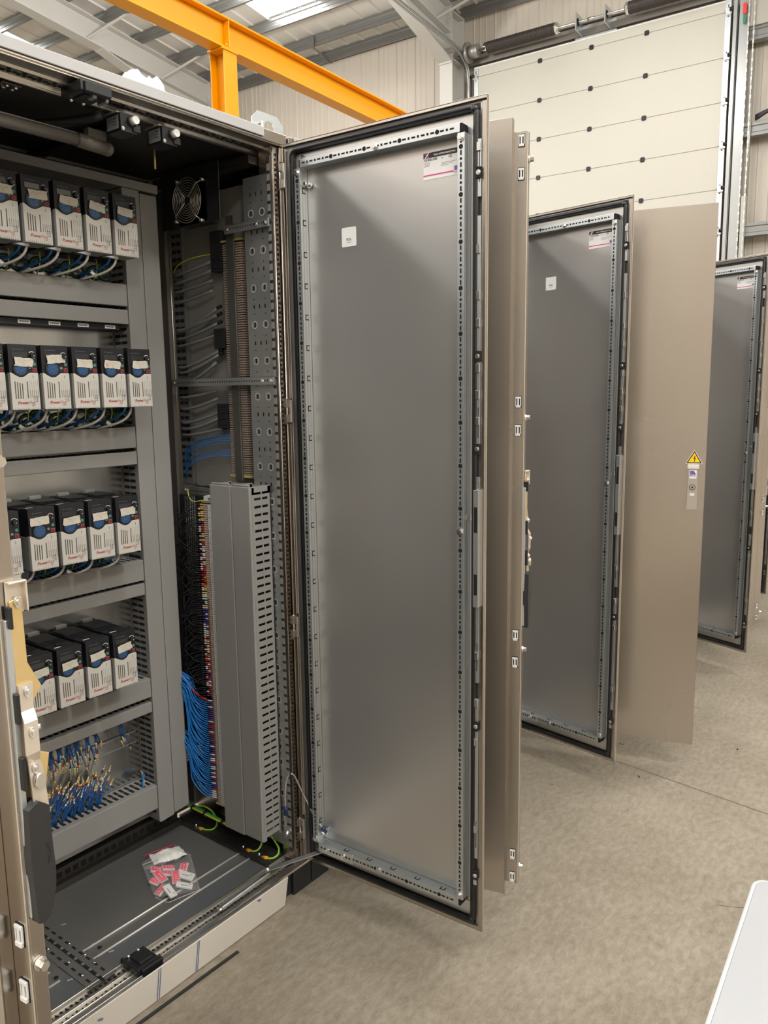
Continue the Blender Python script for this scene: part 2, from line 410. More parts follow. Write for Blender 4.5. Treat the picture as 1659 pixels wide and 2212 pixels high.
    for z in (1.91, 1.31, .71, .10):
        hb = MB()
        hb.box(-.004, .008, -.030, -.012, z-.034, z-.008, 0); hb.box(-.004, .008, -.030, -.012, z+.010, z+.034, 0)
        hb.cyl((.002, -.022, z-.036), (.002, -.022, z+.036), .0035, 8, 1)
        hb.box(.008, .016, -.020, -.014, z-.03, z+.03, 2)
        hb.build('hinge', [STEELF, ZINC, STEELI], door, .0008, 1)
    if arm:
        a = MB(); a.box(.080, .20, -.034, -.030, .062, .090, 0)
        holes(a, (.085, -.034, .077), (1, 0, 0), (0, -1, 0), .11, .011, 'o', 1, .009)
        bolt(a, (.112, -.034, .077), (0, -1, 0), .004, .007, 2); bolt(a, (.168, -.034, .077), (0, -1, 0), .006, .008, 2)
        a.build('stay_bracket', [GALV, HOLE, ZINC], door, .0005, 1)
    return door
def leaf_outer(root, hinge, th, W):
    """leaf seen from its outside: -Y is the outer face; carries the overlap lip and the inner lever"""
    o = Vector(hinge)-root.location
    M = MB()
    M.box(0, W, 0, .0025, 0, DH, 0)
    M.box(0, W, 0, .018, DH-.0015, DH, 1); M.box(0, W, 0, .018, 0, .0015, 0)  # brighter metal on the top fold paints its white reflection
    M.box(W-.0015, W, 0, .018, 0, DH, 0); M.box(0, .0015, 0, .018, 0, DH, 0)
    # stepped overlap lip
    M.box(W-.012, W+.033, .018, .020, .028, DH-.028, 0)
    M.box(W+.0315, W+.033, .020, .039, .028, DH-.028, 0); M.box(W+.0313, W+.0334, .0172, .0186, .028, DH-.028, 1)
    M.box(W+.027, W+.033, .037, .039, .028, DH-.028, 1)
    door = M.build('door', [STEEL, EDGE], root, .0012, 1)
    door.location = o; door.rotation_euler = (0, 0, -th)
    g = MB(); g.tube(rounded_loop(.034, W-.022, .021, DH-.021, .022, .016), .0055, 8, 0, False); g.build('gasket', RUB, door)
    xr = W-.05
    for xc in (.0665, xr):
        r = MB(); r.box(xc-.009, xc+.009, .003, .032, .085, 1.905, 0); r.build('perforated_rail', GALV, door, .001, 1)
    for z in (1.94, 1.865, 1.328, 1.258, .728, .655, .112, .045):
        x = W+.018; c = MB()
        c.box(x-.008, x+.008, .0172, .018, z-.014, z+.016, 1)
        c.box(x-.007, x+.007, .0145, .0178, z+.009, z+.014, 0); c.box(x-.002, x+.002, .0145, .0178, z-.010, z+.010, 0)
        c.box(x-.006, x+.006, .0135, .0178, z-.013, z-.007, 0); c.box(x-.007, x-.005, .015, .0178, z-.008, z+.010, 0); c.box(x+.005, x+.007, .015, .0178, z-.008, z+.010, 0)
        c.build('lip_clip', [WHT, HOLE], door, .0006, 1)
    for z in (1.90, 1.29, .69, .076):
        p = MB(); bolt(p, (W+.033, .029, z), (1, 0, 0), .0062, .012); p.build('lip_bolt', EDGE, door)
    # closing lever on the return flange of the lip: plates face the free edge
    LT = Matrix(((0, -.75, 0, W+.033+.0105), (1/1.63, 0, 0, .018-W/1.63), (0, 0, 1, 0), (0, 0, 0, 1)))
    def MBL(): return MB((0, 0, 0), LT)
    x = W; e = [(.020, 1.240), (.044, 1.243), (.046, 1.166), (.0705, 1.134), (.053, 1.120), (.0475, 1.124), (.047, 1.135), (.017, 1.132)]
    lv = MBL(); zz = -DZ
    lv.prism([(x+a-.005, z+zz) for a, z in e][::-1], 1, .006, .009, 0)
    lv.prism([(x+a-.002, z+zz) for a, z in ((.040, 1.062), (.048, 1.058), (.072, 1.050), (.058, 1.008), (.030, 1.000))][::-1], 1, .006, .009, 0)
    lv.build('lever_plate', BRASS, door, .0006, 1, label='yellow zinc plated lever plate')
    br = MBL()
    br.box(x+.012, x+.047, .010, .013, 1.224+zz, 1.262+zz, 0); br.box(x+.045, x+.049, .000, .013, 1.226+zz, 1.262+zz, 0); br.box(x+.012, x+.047, -.001, .013, 1.2595+zz, 1.2625+zz, 0)
    br.build('lever_bracket', LEVER, door, .0015, 2)
    ar = MBL()
    prof = [(1.143, .0055), (1.112, .0055), (1.100, -.004), (1.062, -.004), (1.050, .003), (1.040, .003), (.985, .003)]
    w0 = [.0155, .016, .014, .013, .020, .021, .026]; w1 = [.045, .043, .041, .041, .044, .049, .056]
    for k in range(len(prof)-1):
        (za, ya), (zb, yb) = prof[k], prof[k+1]
        i = [ar.p(q) for q in ((x+w0[k], ya, za+zz), (x+w1[k], ya, za+zz), (x+w1[k+1], yb, zb+zz), (x+w0[k+1], yb, zb+zz), (x+w0[k], ya-.003, za+zz), (x+w1[k], ya-.003, za+zz), (x+w1[k+1], yb-.003, zb+zz), (x+w0[k+1], yb-.003, zb+zz))]
        for q in ((0, 1, 2, 3), (7, 6, 5, 4), (0, 4, 5, 1), (1, 5, 6, 2), (2, 6, 7, 3), (3, 7, 4, 0)): ar.face([i[t] for t in q])
    ar.build('lever_arm', LEVER, door)
    for bx, bz, by in ((.029, 1.238, .006), (.031, 1.134, .0025), (.027, 1.088, -.007), (.032, 1.042, .000)):
        lb = MBL(); lb.cyl((x+bx, by, bz+zz), (x+bx, by-.004, bz+zz), .0065, 14); lb.cyl((x+bx, by-.004, bz+zz), (x+bx, by-.007, bz+zz), .0035, 10); lb.build('lever_rivet', EDGE, door)
    lb = MBL(); lb.cyl((x+.040, .0, 1.089+zz), (x+.048, -.004, 1.089+zz), .004, 10); lb.build('lever_pin', EDGE, door); lb = MBL(); lb.cyl((x+.036, -.001, 1.026+zz), (x+.036, -.010, 1.026+zz), .010, 16)
    lb.build('lever_roller', EDGE, door)
    gp = MBL()
    gp.prism([(x+a, z+zz) for a, z in ((.006, .997), (.029, 1.003), (.049, .993), (.050, .945), (.0525, .915), (.0495, .890), (.041, .868), (.034, .858), (.018, .853), (.008, .856), (.003, .93))][::-1], 1, -.008, .010, 0)
    gp.text('RITTAL', plane_M((x+.0355, -.0083, .950+zz), (.12, 0, -1), (1, 0, .12)), .0085, 0, .0005, 0, .0001)
    gp.build('lever_grip', GRIP, door, .003, 2, label='black plastic lever grip')
    bk = MBL(); bk.box(x+.004, x+.016, .006, .017, .86+zz, 1.22+zz, 0); bk.box(x+.006, x+.014, -.002, .012, 1.10+zz, 1.135+zz, 1); bk.box(x+.006, x+.014, -.003, .012, 1.02+zz, 1.06+zz, 1); bk.box(x+.008, x+.014, -.002, .012, 1.21+zz, 1.235+zz, 1)
    bk.build('lever_base', [GALV, BLK], door, .0008, 1)
    return door
def enclosure_shell(root, xl, xr, film=False):
    """housing without doors, world coordinates"""
    m = lambda: MB(root.location)
    r = m(); r.box(xl+.002, xr-.002, -.012, .512, 2.101, 2.128, 0); r.box(xl+.03, xr-.05, .02, .48, 2.128, 2.1305, 0)
    r.build('roof_panel', [STEEL], root, .004, 2)
    r = m(); r.box(xl+.02, xr-.085, -.0165, -.0125, 2.106, 2.130, 0); r.build('edge_film', [mat('edge_film', (.47, .475, .48), .35)], root, .0018, 2)
    r = m(); r.box(xl, xl+.002, .03, .5, .09, 2.10); r.build('side_panel', [STEEL], root)
    r = m(); r.box(xr-.002, xr, .03, .5, .09, 2.10); r.build('side_panel', [STEEL], root)
    r = m(); r.box(xl+.002, xr-.002, .498, .5, .09, 2.10); r.build('rear_panel', [INNER], root)
    r = m()
    for x in (xl, xr-.075):
        r.box(x, x+.075, -.022, .03, 0, .082); r.box(x, x+.075, .44, .5, 0, .082)
    r.box(xl+.075, xr-.075, -.012, -.008, 0.004, .078); r.box(xl+.01, xl+.014, .03, .44, .004, .078); r.box(xr-.014, xr-.01, .03, .44, .004, .078); r.box(xl+.075, xr-.075, .488, .492, .004, .078)
    r.build('plinth', PLINTH, root, .003, 2)
ZT = .09
def front_frame(root, xl, xr, detail):
    m = lambda: MB(root.location)
    # sill: stepped folded profile with punched rows
    s = m(); ps = [(.160, ZT), (.157, ZT+.003), (.150, ZT), (.118, ZT), (.115, ZT+.003), (.108, ZT), (.044, ZT), (.041, ZT+.002), (.038, ZT-.006), (.014, ZT-.006), (.011, ZT-.003), (.008, ZT-.008), (-.004, ZT-.008), (-.006, ZT-.005), (-.024, ZT-.005), (-.027, ZT-.003), (-.030, ZT-.008)]
    s.shell(ps[6:], 0, xl, xr, 0)
    if detail:
        holes(s, (xl+.02, .028, ZT-.006), (1, 0, 0), (0, 0, 1), xr-xl-.05, .0125, '^o', 1, .012, .0006)
        holes(s, (xl+.02, .002, ZT-.008), (1, 0, 0), (0, 0, 1), xr-xl-.05, .0125, 'oT', 1, .007, .0006)
        for y, z, w in ((.0415, ZT+.0018, .0022), (.011, ZT-.0025, .0022), (-.005, ZT-.0045, .0025), (-.0265, ZT-.0025, .003)):
            s.tube([(xl+.01, y, z), (xr-.02, y, z)], w*.5, 6, 2)
    s.build('sill_profile', [SILL, HOLE, EDGE], root)
    t = m(); t.shell([(-.010, 2.101), (-.008, 2.0985), (.024, 2.097), (.027, 2.092), (.060, 2.092), (.064, 2.086), (.072, 2.084), (.075, 2.090), (.48, 2.092)], 0, xl, xr, 0)
    if detail:
        holes(t, (xl+.02, .044, 2.092), (1, 0, 0), (0, 0, -1), xr-xl-.04, .0160, 'To', 1, .015, .0006)
        t.tube([(xl, -.0085, 2.0985), (xr-.01, -.0085, 2.0985)], .0016, 6, 2); t.tube([(xl, .068, 2.086), (xr-.03, .068, 2.086)], .004, 8, 0)
    t.build('head_profile', [SILL, HOLE, EDGE], root)
    for sx, x in ((1, xr), (-1, xl)):
        u = m()
        X = lambda d: x-sx*d
        u.box(min(X(.024), X(.044)), max(X(.024), X(.044)), 0, .003, ZT, 2.095, 0)     # punched strip
        u.box(min(X(.004), X(.024)), max(X(.004), X(.024)), -.006, -.003, ZT, 2.095, 0)
        u.box(min(X(.003), X(.006)), max(X(.003), X(.006)), -.018, .03, ZT, 2.095, 0)
        u.box(min(X(.044), X(.048)), max(X(.044), X(.048)), 0, .045, ZT, 2.095, 0)
        if detail:
            for d, y in ((.0445, -.002), (.0245, -.007), (.0045, -.019)): u.tube([(X(d), y, ZT), (X(d), y, 2.093)], .0017, 6, 2)
            holes(u, (X(.0345), 0, .12), (0, 0, 1), (0, -1, 0), 1.96, .0125, '^o', 1, .010, .0006)
        u.build('frame_upright', [STEELF, HOLE, EDGE], root)
# ------------------------------------------------------------------ ENCLOSURE 1 (open, wired)
XL, XR = -1.262, .030
enc = empty('electrical_enclosure', ((XL+XR)/2, .25, 0), 'open stainless steel electrical enclosure full of motor drives, nearest the camera', 'enclosure')
EO = enc.location.copy()
def em(): return MB(EO)
enclosure_shell(enc, XL, XR)
front_frame(enc, XL, XR, True)
def f12(x, y, z=ZT):
    k = (1.464-z)/(1.464-.12); return (-1.5568+(x+1.5568)*k, -1.5235+(y+1.5235)*k)
# floor tray
t = em()
t.box(XL+.03, XR-.05, .042, .45, ZT-.004, ZT-.0005, 0)
t.box(XL+.03, XR-.05, .160, .45, ZT-.0005, ZT+.0012, 0); t.box(XL+.03, XR-.05, .044, .113, ZT-.0005, ZT+.0006, 1)
for y in (.159, .114): t.tube([(XL+.03, y, ZT+.0012), (-.70, y, ZT+.0012)], .0030, 6, 2); t.tube([(-.612, y, ZT+.0012), (-.09, y, ZT+.0012)], .0030, 6, 2)
t.build('floor_tray', [TRAY, mat('tray_plate_blue', (.165, .175, .182), .36, .5, noise=.1, nscale=6), mat('ridge', (.72, .70, .66), .4, .35)], enc)
s = em()
for k, (xa, xb) in enumerate([(-.676, -.642), (-.634, -.600)]): s.box(xa, xb, .03, .45, ZT+.0012, ZT+.0022, 0)
s.box(-.6415, -.6345, .03, .45, ZT+.001, ZT+.0035, 1)
for k in range(13):
    y = .05+k*.031
    s.box(-.664, -.658, y, y+.016, ZT+.0023, ZT+.0026, 1); s.box(-.621, -.615, y+.006, y+.022, ZT+.0023, ZT+.0026, 1)
    s.box(-.6412, -.6348, y, y+.009, ZT+.0036, ZT+.004, 2)
for x, y in ((-.66, .083), (-.655, .15), (-.66, .235), (-.618, .098), (-.616, .142), (-.617, .21), (-.62, .33)): s.ball((x, y, ZT+.004), .0042, 3, 8, (1, 1, .6))
for x, y in ((-.700, .130), (-.578, .138)): s.disc((x, y, ZT+.0026), (0, 0, 1), .0055, 12, 1)
for x, y, a in ((-.69, .095, 1), (-.575, .10, 1), (-.585, .16, 1), (-.59, .29, 1)):
    for j in range(4): s.box(x+j*.003, x+j*.003+.0016, y-j*.0012, y-j*.0012+.005, ZT+.0023, ZT+.0026, 4)
s.build('tray_divider', [TRAY, HOLE, GALVD, ZINC, WHT], enc)
# punched base beams at right and rear
b = em()
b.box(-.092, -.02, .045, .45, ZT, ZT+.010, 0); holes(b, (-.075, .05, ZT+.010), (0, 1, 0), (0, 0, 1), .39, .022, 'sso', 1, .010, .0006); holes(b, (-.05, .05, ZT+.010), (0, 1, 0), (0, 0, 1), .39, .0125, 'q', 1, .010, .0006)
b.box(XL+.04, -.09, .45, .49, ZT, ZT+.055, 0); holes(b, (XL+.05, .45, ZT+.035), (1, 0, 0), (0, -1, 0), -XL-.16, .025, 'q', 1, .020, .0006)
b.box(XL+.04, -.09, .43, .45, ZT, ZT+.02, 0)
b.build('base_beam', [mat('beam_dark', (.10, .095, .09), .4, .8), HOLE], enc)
# mounting plate, rear
p = em(); p.box(XL+.06, -.075, .455, .458, .158, 2.04, 0); p.build('mounting_plate', PLATE, enc)
# side plates and inner right wall
p = em(); p.box(.018, .021, .150, .455, 1.185, 2.03, 0); p.build('side_mounting_plate', mat('side_plate', (.30, .285, .265), .5, .15), enc)
p = em(); p.box(-.0215, -.0185, .010, .105, .13, 2.03, 0)
for k in range(19):
    z = .20+k*.0965
    for y in (.078, .036):
        for j in range(18):
            a0, a1 = 2*math.pi*j/18, 2*math.pi*(j+1)/18
            p.poly([(-.0219, y+.0105*math.cos(a0), z+.0105*math.sin(a0)), (-.0219, y+.0105*math.cos(a1), z+.0105*math.sin(a1)), (-.0219, y+.0088*math.cos(a1), z+.0088*math.sin(a1)), (-.0219, y+.0088*math.cos(a0), z+.0088*math.sin(a0))], 2)
        p.box(-.0222, -.0219, y-.0035, y+.0015, z-.006, z+.006, 1); p.box(-.0222, -.0219, y-.002, y+.001, z+.027, z+.030, 1); p.box(-.0222, -.0219, y-.002, y+.001, z+.066, z+.069, 1)
    for y in (.078, .057, .036): p.box(-.0222, -.0219, y-.002, y+.002, z+.043, z+.053, 1)
p.build('punched_section', [GALVD, HOLE, mat('ring_highlight', (.75, .78, .78), .5, .2)], enc)  # pale rings paint the highlight round each punched hole
p = em(); p.box(-.024, -.020, .0, .012, .12, 2.07, 0)
holes(p, (-.024, .0055, .13), (0, 0, 1), (-1, 0, 0), 1.92, .025, 'q', 2, .014, .0006); holes(p, (-.024, .0095, .1425), (0, 0, 1), (-1, 0, 0), 1.92, .025, 'o', 1, .008, .0006)
p.box(-.020, -.016, .455, .475, .13, 2.05, 0); p.tube([(-.020, .430, 1.19), (-.020, .430, 2.0)], .0014, 6, 3)
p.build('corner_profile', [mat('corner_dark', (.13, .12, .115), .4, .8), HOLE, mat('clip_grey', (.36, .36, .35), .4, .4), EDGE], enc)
def crossbar(z, y0, y1, x=-.030, h=.022):
    c = em(); c.box(x-.006, x, y0, y1, z-h/2, z+h/2, 0); c.box(x-.006, x+.008, y0, y1, z+h/2-.0015, z+h/2, 0)
    holes(c, (x-.006, y0+.02, z), (0, 1, 0), (-1, 0, 0), y1-y0-.04, .010, 'o', 1, .0065, .0006)
    for y in (y0+.012, y1-.012, y0+.045): bolt(c, (x-.006, y, z), (-1, 0, 0), .0045, .004, 2)
    c.build('cross_rail', [GALVD, HOLE, ZINC], enc, .0006, 1)
crossbar(1.497, -.002, .43); crossbar(1.172, .0, .43, -.010); crossbar(.690, .0, .43, -.010); crossbar(.196, .0, .43, -.010, .03); crossbar(1.905, 0, .17); crossbar(.262, 0, .06, -.010)
# roof rails inside
for x in (-.385, -.665, -.95):
    c = em(); c.box(x-.022, x+.022, .075, .49, 2.078, 2.082, 0); c.box(x-.022, x-.019, .075, .49, 2.068, 2.082, 0)
    holes(c, (x+.010, .09, 2.078), (0, 1, 0), (0, 0, -1), .38, .0125, 's', 1, .008, .0006); holes(c, (x-.012, .09, 2.078), (0, 1, 0), (0, 0, -1), .38, .025, 'q', 1, .010, .0006)
    for y in (.085, .10): bolt(c, (x-.004, y, 2.078), (0, 0, -1), .004, .003, 2); bolt(c, (x+.014, y, 2.078), (0, 0, -1), .004, .003, 2)
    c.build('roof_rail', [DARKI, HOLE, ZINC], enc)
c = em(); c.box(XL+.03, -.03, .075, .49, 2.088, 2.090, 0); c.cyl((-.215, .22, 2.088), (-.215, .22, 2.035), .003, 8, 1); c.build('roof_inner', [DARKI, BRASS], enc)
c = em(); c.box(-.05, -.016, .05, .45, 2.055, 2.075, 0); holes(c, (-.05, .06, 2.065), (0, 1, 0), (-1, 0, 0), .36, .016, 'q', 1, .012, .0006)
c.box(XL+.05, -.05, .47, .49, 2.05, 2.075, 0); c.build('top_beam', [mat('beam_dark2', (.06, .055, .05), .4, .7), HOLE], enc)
# lifting lug on the roof
g = em(); ang = [( -.036, 2.131), (-.036, 2.172), (-.014, 2.192), (.056, 2.192), (.078, 2.172), (.078, 2.131)]
cx, cz, rr = .026, 2.156, .019; n = 24
rim = [(cx+rr*math.cos(2*math.pi*k/n), cz+rr*math.sin(2*math.pi*k/n)) for k in range(n)]
def outer_at(a):
    dx, dz = math.cos(a), math.sin(a); best = 9
    for k in range(6):
        (x1, z1), (x2, z2) = ang[k], ang[(k+1) % 6]; ex, ez = x2-x1, z2-z1; den = dx*ez-dz*ex
        if abs(den) < 1e-9: continue
        t_ = ((x1-cx)*ez-(z1-cz)*ex)/den; u_ = ((x1-cx)*dz-(z1-cz)*dx)/den
        if t_ > 0 and -1e-6 <= u_ <= 1+1e-6: best = min(best, t_)
    return (cx+dx*best, cz+dz*best)
angs = sorted(set([round(2*math.pi*k/n, 6) for k in range(n)]+[round(math.atan2(z-cz, x-cx) % (2*math.pi), 6) for x, z in ang]))
for k in range(len(angs)):
    a0, a1 = angs[k], angs[(k+1) % len(angs)]
    o0, o1 = outer_at(a0), outer_at(a1); i0, i1 = (cx+rr*math.cos(a0), cz+rr*math.sin(a0)), (cx+rr*math.cos(a1), cz+rr*math.sin(a1))
    for y, fl in ((.046, 1), (.049, 0)):
        q = [(o0[0], y, o0[1]), (o1[0], y, o1[1]), (i1[0], y, i1[1]), (i0[0], y, i0[1])]; g.poly(q if fl else q[::-1], 0)
    g.poly([(i0[0], .046, i0[1]), (i1[0], .046, i1[1]), (i1[0], .049, i1[1]), (i0[0], .049, i0[1])], 1)
    g.poly([(o0[0], .046, o0[1]), (o1[0], .046, o1[1]), (o1[0], .049, o1[1]), (o0[0], .049, o0[1])], 1)
g.tube(bez((-.030, .020, 2.130), (-.022, .02, 2.155), (-.012, .03, 2.168), (-.008, .046, 2.160)), .0028, 8, 1)
g.box(-.004, .060, .012, .049, 2.131, 2.134, 0); g.box(.0, .06, .010, .013, 2.131, 2.137, 1)
g.build('lifting_lug', [GALV, EDGE], enc)
# doors of the first enclosure
d1 = door_inner(enc, (0, -.03, DZ), R(87.27), .588)
leaf_outer(enc, (-1.235, -.03, DZ), R(84), .622)
# door stay on the sill
ax, ay = f12(-.119, .004, .105); bx_, by_ = .0955*math.cos(R(87.27)), -.03-.0955*math.sin(R(87.27))
a = em()
def flat(M, p, q, w, h, m=0):
    p = Vector(p); q = Vector(q); d = (q-p).normalized(); u = Vector((-d.y, d.x, 0))*w/2
    i = [M.p(c) for c in (p-u, q-u, q+u, p+u, p-u+Vector((0, 0, h)), q-u+Vector((0, 0, h)), q+u+Vector((0, 0, h)), p+u+Vector((0, 0, h)))]
    for f in ((0, 3, 2, 1), (4, 5, 6, 7), (0, 1, 5, 4), (1, 2, 6, 5), (2, 3, 7, 6), (3, 0, 4, 7)): M.face([i[k] for k in f], m)
flat(a, (-.125, .006, .112), (-.010, -.112, .158), .017, .0025, 0)
flat(a, (-.30, .000, .096), (-.12, .006, .100), .018, .006, 0); flat(a, (-.31, -.004, .096), (-.12, .000, .101), .004, .010, 1)
a.cyl((-.122, .006, .100), (-.122, .006, .122), .006, 12, 1); a.ball((-.305, -.002, .100), .008, 1, 8, (1, 1, .5))
a.build('door_stay', [GALV, EDGE], enc)
# ------------------------------------------------------------------ cable ducts
ORD = ['first', 'second', 'third', 'fourth', 'fifth', 'sixth', 'seventh', 'eighth', 'ninth', 'tenth', 'eleventh', 'twelfth']
def duct_h(xl, xr, z0, z1, label, slots=True, yf=.375):
    L = ((xl+xr)/2, .415, z0); r = empty('cable_duct', L, label, 'cable duct', 'grey cable ducts between the drive rows')
    b = MB(L); b.box(xl, xr, yf+.010, .454, z0+.001, z1-.001, 0)
    if slots:
        n = int((xr-xl)/.0185)
        for k in range(n):
            x = xr-.012-k*.0185
            for ya, yb in ((yf+.020, yf+.043), (yf+.048, yf+.068)):
                for zz in (z1-.0006, z0+.0006): b.box(x-.0045, x+.0045, ya, yb, zz-.0003, zz+.0003, 1)
            for zz in (z1-.0006, z0+.0006): b.box(x-.0015, x+.0015, yf+.043, yf+.048, zz-.0003, zz+.0003, 1)
    b.build('duct_body', [DUCT, HOLE], r)
    c = MB(L); c.box(xl, xr, yf, yf+.010, z0, z1, 0); c.build('duct_cover', DUCT, r, .002, 2)
    return r
for (z0, z1, nm, sl) in [(2.0195, 2.043, 'thin grey cable duct along the very top above the first drive row', False),
        (1.704, 1.763, 'wide grey cable duct just below the first drive row', True), (1.656, 1.695, 'narrow grey cable duct above the second drive row', True),
        (1.316, 1.375, 'wide grey cable duct just below the second drive row', True), (1.269, 1.306, 'narrow grey cable duct above the third drive row', True),
        (.932, .993, 'wide grey cable duct just below the third drive row', True), (.889, .9236, 'narrow grey cable duct above the fourth drive row', True),
        (.577, .635, 'wide grey cable duct just below the fourth drive row', True), (.530, .5617, 'narrow grey cable duct above the blue wire tails', True),
        (.222, .2975, 'lowest grey cable duct with open slots holding blue wires', True)]:
    duct_h(-1.05, -.091 if z0 > 2 else -.2125, z0, z1, nm, sl)
def duct_v(x0, x1, z0, z1, label, cut=0):
    L = ((x0+x1)/2, .415, z0); r = empty('cable_duct', L, label, 'cable duct', 'tall grey cable ducts beside the drives')
    b = MB(L); b.box(x0+.001, x1-.001, .385, .454, z0+.004, z1, 0)
    k = 0; z = z0+.03
    while z < z1-.03:
        for ya, yb in ((.394, .418), (.424, .448)): b.box(x0+.0004, x0+.001, ya, yb, z-.004, z+.004, 1)
        b.box(x0+.0004, x0+.001, .418, .424, z-.001, z+.001, 1); z += .0185
    b.build('duct_body', [DUCT, HOLE], r)
    c = MB(L); c.prism([(x0, z0+cut), (x0+.004, z0), (x1, z0+.004), (x1, z1), (x0, z1)], 1, .375, .386, 0); c.build('duct_cover', DUCT, r, .002, 2)
duct_v(-.2095, -.1545, .172, 2.018, 'tall grey cable duct directly right of the drive rows', .006)
duct_v(-.1525, -.0975, .180, 2.012, 'outer tall grey cable duct bordering the dark gap')
# front pair on the right wall, covers facing the drives
for (y0, y1, nm) in ((.0395, .1135, 'front grey cable duct with slotted side near the door hinges'), (.1155, .2010, 'rear one of the two smooth grey ducts at the door side')):
    L = (-.06, (y0+y1)/2, .17); r = empty('cable_duct', L, nm, 'cable duct', 'grey cable ducts on the right wall')
    b = MB(L)
    x0, x1, z0, z1 = -.093, -.0235, .182, 1.200
    for ys in (y0+.001, y1-.003):
        # comb wall: strips between the slots
        z = z0; k = 0; P = .0222
        b.box(x1-.010, x1, ys, ys+.002, z0-.01, z1+.01, 0); b.box(x0-.006, x0+.008, ys, ys+.002, z0-.01, z1+.01, 0); b.box(x0+.0335, x0+.0375, ys-.0003, ys+.0017, z0, z1, 0); b.box(x0-.006, x1, ys, ys+.002, 1.190, 1.2125, 0)
        while z < z1-.01:
            b.box(x0+.008, x1-.010, ys, ys+.002, z, z+.0150, 0); z += P
    b.box(x1-.002, x1, y0+.001, y1-.001, z0-.01, z1+.01, 0); b.build('duct_body', DUCT, r)
    i = MB(L); i.box(x1-.008, x1-.004, y0+.006, y1-.006, z0+.01, z1-.02, 0); i.build('inner_dark_sheet', DUCTI, r)  # plain dark sheet behind the comb slots
    c = MB(L); c.box(-.1035, -.0925, y0, y1, .170+.004*(y0 < .1), 1.2125, 0); c.box(-.1015, -.095, y0+.004, y1-.004, 1.2125, 1.218, 0); c.build('duct_cover', DUCT, r, .003, 2)
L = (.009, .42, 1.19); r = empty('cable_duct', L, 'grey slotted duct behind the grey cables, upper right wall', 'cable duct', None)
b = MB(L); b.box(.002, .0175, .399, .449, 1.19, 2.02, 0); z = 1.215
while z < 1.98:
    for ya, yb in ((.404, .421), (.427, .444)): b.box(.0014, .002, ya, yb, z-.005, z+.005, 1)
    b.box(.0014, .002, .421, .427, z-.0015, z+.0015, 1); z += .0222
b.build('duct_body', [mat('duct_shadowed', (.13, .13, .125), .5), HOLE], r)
b = MB(L); b.box(-.022, -.018, .20, .45, 1.19, 2.0, 0); 
# lower rear duct behind the black wires, coloured black for the shade there
L = (-.03, .36, .2); r = empty('wire_duct', L, 'slotted wire duct, its black standing in for shade, behind the black wires', 'wire duct')
b = MB(L); b.box(-.030, -.020, .285, .43, .215, 1.16, 0)
for k in range(40):
    z = .24+k*.023; b.box(-.0306, -.030, .33, .36, z-.004, z+.004, 1); b.box(-.0306, -.030, .37, .40, z-.004, z+.004, 1)
b.build('duct_body', [BLK2, HOLE], r)
# strip of terminal markers under the second duct pair
L = (-.45, .40, 1.636); r = empty('marker_strip', L, 'black rail with small white printed tags above the second drive row', 'marker strip')
b = MB(L); b.box(-1.05, -.232, .392, .452, 1.640, 1.655, 0); b.build('rail', BLK2, r)
for k in range(6):
    x = -.262-.081*k; b = MB(L); b.box(x-.016, x+.016, .390, .392, 1.643, 1.652, 0)
    for j in range(9): b.box(x-.012+j*.0027, x-.0105+j*.0027, .3895, .390, 1.6455, 1.6495, 1)
    b.build('marker_tag', [PAPER, INK], r)
